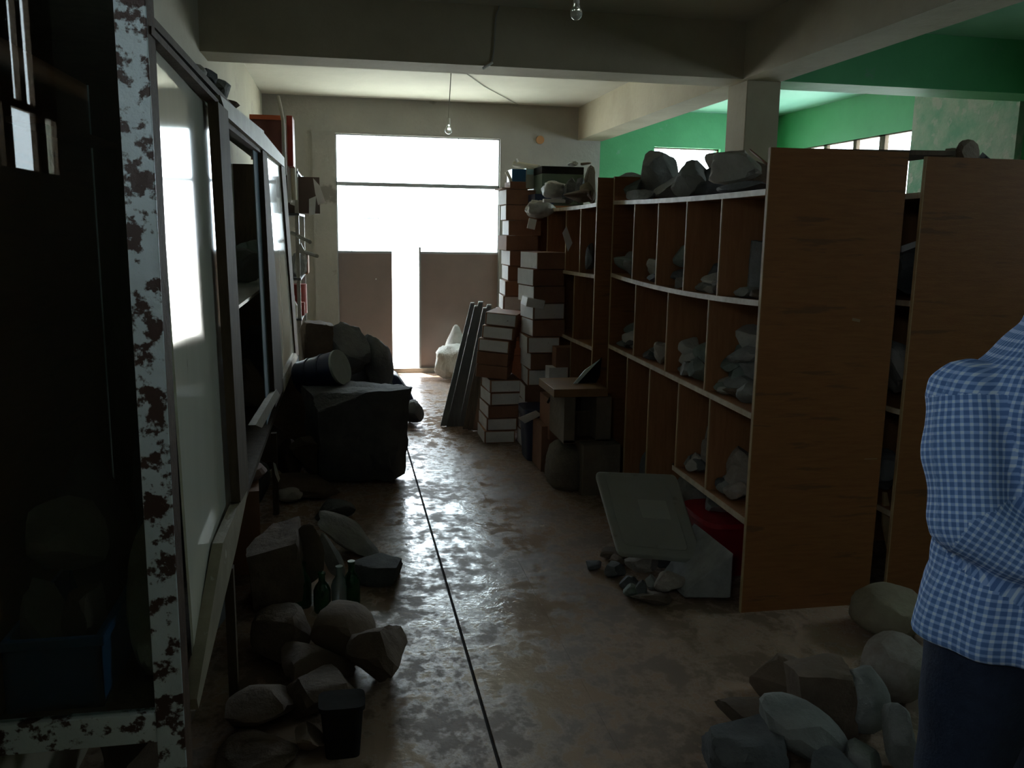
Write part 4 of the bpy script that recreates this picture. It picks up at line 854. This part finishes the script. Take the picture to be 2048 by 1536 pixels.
# ------------------------------------------------------------------ right foreground rocks
RF = [('smooth domed boulder behind the person, farthest of the heap', 'buff', 1712, 1182, 1860, 1300, .34, None, dict(blocky=.9)),
      ('pale speckled boulder touching the trousers', 'pink', 1728, 1270, 1850, 1425, .24, None, dict(roll=.15, blocky=.9)),
      ('low dusty rock at the back left of the right heap', 'brown', 1510, 1318, 1612, 1425, .2, None, {}),
      ('grey block with a flat front in the middle of the right heap', 'brown', 1572, 1328, 1700, 1480, .2, None, dict(blocky=0, roll=-.12, pre=(.9, .8, 1))),
      ('grey oval stone standing upright in the right heap', 'grey', 1682, 1335, 1774, 1484, .15, None, dict(roll=-.12, pre=(.75, .7, 1), blocky=.9)),
      ('small dull rock left of the light diagonal slab', 'brown', 1452, 1405, 1545, 1480, .2, None, {}),
      ('light grey diagonal slab foremost in the right heap', 'grey', 1522, 1400, 1690, 1548, .2, None, dict(roll=.62, pre=(1, .7, .5), blocky=.9)),
      ('broad dark grey block at the lower left of the right heap', 'dark', 1418, 1462, 1570, 1580, .25, None, dict(blocky=0)),
      ('narrow grey stone beside the trousers', 'grey', 1762, 1412, 1822, 1560, .16, None, dict(roll=-.2, pre=(.6, .7, 1))),
      ('small grey stone at the bottom edge before the oval one', 'grey', 1690, 1490, 1762, 1570, .14, None, {}),
      ('dark stone at the bottom edge under the diagonal slab', 'dark', 1600, 1510, 1700, 1600, .16, None, {})]
for l, kd, a, b, c, d, dy, y_, kw in RF: rpx(l, kd, a, b, c, d, dy, y=y_, **kw)

# ------------------------------------------------------------------ hanging bulbs
def bulb(label, p, top, r=.03):
    t_ = thing('light_bulb', label, 'light bulb', p); p = Vector(p)
    b_ = B(); ball(b_, p + Vector((0, 0, r)), (r, r, r * 1.05), 3); cyl(b_, p + Vector((0, 0, r * 1.6)), p + Vector((0, 0, r * 2.6)), r * .72, r * .42, 16); obj('bulb', b_, BULB, t_, smooth=60)
    b_ = B(); cyl(b_, p + Vector((0, 0, r * 2.5)), p + Vector((0, 0, r * 4.2)), r * .5, n=16); obj('socket', b_, CERAM, t_)
    b_ = B(); tube(b_, [p + Vector((0, 0, r * 4.2)), Vector(top)], .004, 6); obj('flex', b_, WIRE, t_)
b1 = at(897, 268, 1, 7.5); t1 = at(903, 146, 1, 7.5); t1.z = H
bulb('bare bulb hanging in front of the far door', b1, (t1.x, 7.5, H))
b2 = at(1152, 40, 1, 4.6); bulb('bare bulb near the cross beam at the top of the picture', b2, (b2.x, 4.6, H), .032)
w_ = B(); tube(w_, [(t1.x, 7.5, H - .006), (1.35, 8.6, H - .006), (1.9, 9.7, H - .008)], .004, 6); tag(obj('cable', w_, WIRE), 'thin cable stapled across the far ceiling from the bulb', 'cable')
w_ = B(); tube(w_, [at(1004, 0, 1, 5.59), at(992, 30, 1, 5.592), at(988, 100, 1, 5.592), at(984, 124, 1, 5.592)], .004, 6); tag(obj('cable', w_, WIRE), 'thin cable dangling down the face of the cross beam', 'cable')
w_ = B(); cyl(w_, at(966, 137, 1, 5.57), at(985, 125, 1, 5.585), .008, n=10); tag(obj('cable_connector', w_, CERAM), 'white connector on the end of the dangling beam cable', 'connector')
w_ = B(); cyl(w_, at(902, 143, 1, 7.45), at(912, 133, 1, 7.45), .009, n=10); tag(obj('ceiling_hook', w_, CERAM), 'white clip on the ceiling above the bulb by the door', 'clip')

# ------------------------------------------------------------------ person (seen from behind at the right edge)
PX, PY = 1.355, 1.42
per = thing('person', 'person in blue and white checked shirt and dark trousers, back turned', 'person', (PX, PY, 0))
def limb(bm, pts, rs, n=16):
    for i in range(len(pts) - 1): cyl(bm, pts[i], pts[i + 1], rs[i], rs[i + 1], n)
    for p_, r_ in zip(pts, rs): ball(bm, p_, r_ * .995, 2)
def V(x, y, z): return Vector((PX + x, PY + y, z))
def blend(bm, vox, sm, it):
    me = bpy.data.meshes.new('t'); bm.to_mesh(me); bm.free(); o = bpy.data.objects.new('t', me); COL.objects.link(o)
    r_ = o.modifiers.new('r', 'REMESH'); r_.mode = 'VOXEL'; r_.voxel_size = vox
    s_ = o.modifiers.new('s', 'SMOOTH'); s_.factor = sm; s_.iterations = it
    dg = bpy.context.evaluated_depsgraph_get(); dg.update(); me2 = bpy.data.meshes.new_from_object(o.evaluated_get(dg))
    b_ = B(); b_.from_mesh(me2); bpy.data.objects.remove(o); return b_
arms = {}
for s in (-1, 1):
    sh = V(s * .20, .02, 1.305); el = V(s * .215, -.045, 1.08); wr = V(s * .07, -.175, .99)
    arms[s] = (sh, el, wr)
bb_ = B()
loft(bb_, [ring(PX, PY + oy, z_, rx, ry, 24) for z_, rx, ry, oy in ((.80, .15, .10, 0), (.92, .17, .11, 0), (1.08, .14, .095, 0), (1.25, .17, .105, 0), (1.36, .17, .09, 0), (1.42, .10, .07, .01), (1.46, .06, .06, .02))])
limb(bb_, [V(0, .02, 1.42), V(.05, .045, 1.52)], [.058, .052])
ball(bb_, V(.075, .06, 1.60), (.075, .095, .112), 3); ball(bb_, V(.07, .10, 1.545), (.052, .055, .05), 3)
limb(bb_, [V(.075, .15, 1.625), V(.075, .17, 1.585)], [.008, .016]); ball(bb_, V(.075, .148, 1.552), (.024, .012, .01), 2)
for s in (-1, 1):
    ball(bb_, V(.075 + s * .076, .055, 1.595), (.012, .022, .032), 2); ball(bb_, V(.075 + s * .03, .138, 1.613), (.014, .012, .01), 2)
    sh, el, wr = arms[s]
    limb(bb_, [sh, (sh + el) / 2, el, (el * .6 + wr * .4), wr], [.055, .047, .04, .037, .027])
    d_ = (wr - el).normalized(); pm = wr + d_ * .05; up = Vector((0, 0, 1)); limb(bb_, [wr, pm], [.026, .032])
    for k_ in range(4):
        o_ = up * (.028 - .019 * k_); L_f = (.068, .078, .072, .056)[k_]
        a = pm + o_ * .9 + d_ * .02; b = a + d_ * L_f * .5 + Vector((0, -.006, 0)); c = b + d_ * L_f * .4 + Vector((0, .012, -.006)); limb(bb_, [pm + o_ * .5, a, b, c], [.011, .0095, .0088, .0078], 8)
    limb(bb_, [wr + d_ * .015 + up * .012, wr + d_ * .04 + up * .042 + Vector((0, -.012, 0)), wr + d_ * .072 + up * .055 + Vector((0, -.01, 0))], [.013, .0115, .009], 8)
    hp = V(s * .095, 0, .84); kn = V(s * .10, .02, .47); an = V(s * .105, 0, .08)
    limb(bb_, [hp, (hp + kn) / 2, kn, kn * .6 + an * .4, an], [.095, .078, .056, .055, .036]); limb(bb_, [an, V(s * .12, .14, .035)], [.036, .028])
obj('body', blend(bb_, .0065, .5, 4), SKIN, per, smooth=180)
hb = B(); ball(hb, V(.075, .045, 1.62), (.084, .098, .105), 4)
for v in hb.verts:
    if v.co.y > PY + .115: v.co.y = PY + .115
    if v.co.z < 1.56: v.co.z = 1.56
    v.co += Vector((noise.noise(v.co * 60), noise.noise(v.co * 61), noise.noise(v.co * 63))) * .004
obj('hair', hb, HAIR, per, smooth=180)
eb = B(); 
for s in (-1, 1): ball(eb, V(.075 + s * .03, .147, 1.614), (.008, .005, .005), 2)
obj('eyes', eb, mat('eye', (.02, .015, .01), .2), per)
# shirt
sbm = B()
loft(sbm, [ring(PX + ox, PY + oy, z_, rx, ry, 40, p=2.3) for z_, rx, ry, ox, oy in ((.835, .255, .155, -.008, -.015), (.86, .253, .157, -.006, -.015), (.95, .235, .15, 0, -.01), (1.08, .205, .135, 0, 0), (1.22, .20, .135, 0, 0), (1.31, .20, .125, 0, 0), (1.355, .185, .105, 0, .005), (1.40, .125, .085, 0, .01), (1.44, .075, .07, 0, .015), (1.475, .066, .064, 0, .02))])
for s in (-1, 1):
    sh, el, wr = arms[s]; limb(sbm, [sh + Vector((-s * .01, 0, -.005)), (sh + el) / 2, el, (el + wr) / 2, wr * .85 + el * .15], [.078, .074, .07, .058, .045])
sb_ = blend(sbm, .007, .5, 8)
for v in sb_.verts:                                                   # folds of the cloth
    c = v.co.copy(); q_ = Vector((c.x * 6, c.y * 6, c.z * 16)); amp = .011
    k_ = noise.noise(q_) * amp + noise.noise(Vector((c.x * 14, c.y * 14, c.z * 5))) * .007
    if c.z < 1.02: k_ += .008 * math.sin(math.atan2(c.y - PY, c.x - PX) * 11 + noise.noise(c * 5) * 2) * min(1, (1.02 - c.z) / .15)
    n_ = Vector((c.x - PX, c.y - PY, 0)).normalized(); v.co += n_ * k_
for v in sb_.verts:
    if v.co.z < .90:                                                  # hem drops towards the back
        v.co.z -= (.90 - v.co.z) * .1 + max(0, (v.co.x - 1.08)) * .10 * (.9 - v.co.z) / .1
uv = sb_.loops.layers.uv.new('check')
for f in sb_.faces:
    cen = f.calc_center_median(); best = None
    for s in (-1, 1):
        sh, el, wr = arms[s]
        for a, b, base in ((sh, el, 0), (el, wr, (el - sh).length)):
            t = max(0, min(1, (cen - a).dot(b - a) / (b - a).length_squared)); d_ = (cen - (a + (b - a) * t)).length
            if d_ < .088 and (best is None or d_ < best[0]) and not (base == 0 and t < .02): best = (d_, a, b, base, s)
    for lp in f.loops:
        c = lp.vert.co
        if best:
            d_, a, b, base, s = best; ax = (b - a).normalized(); t = (c - a).dot(ax); rdv = (c - a) - ax * t; e1 = ax.cross(Vector((0, 1, 0.2))).normalized(); e2 = ax.cross(e1)
            lp[uv].uv = (math.atan2(rdv.dot(e2), rdv.dot(e1)) * .07, base + t)
        else: lp[uv].uv = (math.atan2(c.y - PY, c.x - PX) * .2, c.z)
def check_mat():
    m_ = bpy.data.materials.new('blue_white_check_cloth'); m_.use_nodes = True; nt = m_.node_tree; N = nt.nodes; L = nt.links; p = N['Principled BSDF']
    p.inputs['Roughness'].default_value = .85; u = N.new('ShaderNodeUVMap'); u.uv_map = 'check'; sp = N.new('ShaderNodeSeparateXYZ'); L.new(u.outputs[0], sp.inputs[0])
    outs = []
    for i in (0, 1):
        a = N.new('ShaderNodeMath'); a.operation = 'MULTIPLY'; a.inputs[1].default_value = 2 * math.pi / .0145; L.new(sp.outputs[i], a.inputs[0])
        b = N.new('ShaderNodeMath'); b.operation = 'SINE'; L.new(a.outputs[0], b.inputs[0])
        c = N.new('ShaderNodeMapRange'); c.inputs[1].default_value = .1; c.inputs[2].default_value = .6; L.new(b.outputs[0], c.inputs[0]); outs.append(c.outputs[0])
    s_ = N.new('ShaderNodeMath'); s_.operation = 'ADD'; L.new(outs[0], s_.inputs[0]); L.new(outs[1], s_.inputs[1])
    h_ = N.new('ShaderNodeMath'); h_.operation = 'MULTIPLY'; h_.inputs[1].default_value = .5; L.new(s_.outputs[0], h_.inputs[0])
    cr = N.new('ShaderNodeValToRGB'); cr.color_ramp.elements[0].color = (.10, .21, .52, 1); cr.color_ramp.elements[1].color = (.68, .80, .97, 1)
    e = cr.color_ramp.elements.new(.5); e.color = (.30, .46, .80, 1); L.new(h_.outputs[0], cr.inputs[0]); L.new(cr.outputs[0], p.inputs['Base Color'])
    return m_
obj('shirt', sb_, check_mat(), per, smooth=180)
# trousers and shoes
tbm = B(); loft(tbm, [ring(PX, PY + oy, z_, rx, ry, 32) for z_, rx, ry, oy in ((.74, .18, .13, 0), (.82, .205, .145, -.01), (.92, .20, .135, -.005), (1.0, .17, .12, 0))])
for s in (-1, 1):
    hp = V(s * .115, -.005, .82); kn = V(s * .12, .015, .47); an = V(s * .12, 0, .10)
    limb(tbm, [hp, (hp + kn) / 2, kn, (kn + an) / 2, an], [.115, .10, .083, .077, .07])
tb_ = blend(tbm, .009, .5, 6)
for v in tb_.verts: v.co += Vector((noise.noise(v.co * 9), noise.noise(v.co * 9 + Vector((5, 0, 0))), 0)) * .008
obj('trousers', tb_, JEANS, per, smooth=180)
for s in (-1, 1):
    sh_ = B(); limb(sh_, [V(s * .12, -.03, .05), V(s * .125, .06, .045), V(s * .13, .16, .035)], [.048, .047, .035])
    for v in sh_.verts: v.co.z = max(v.co.z, .003)
    obj('shoe', blend(sh_, .006, .5, 3), BLACK, per, smooth=180)
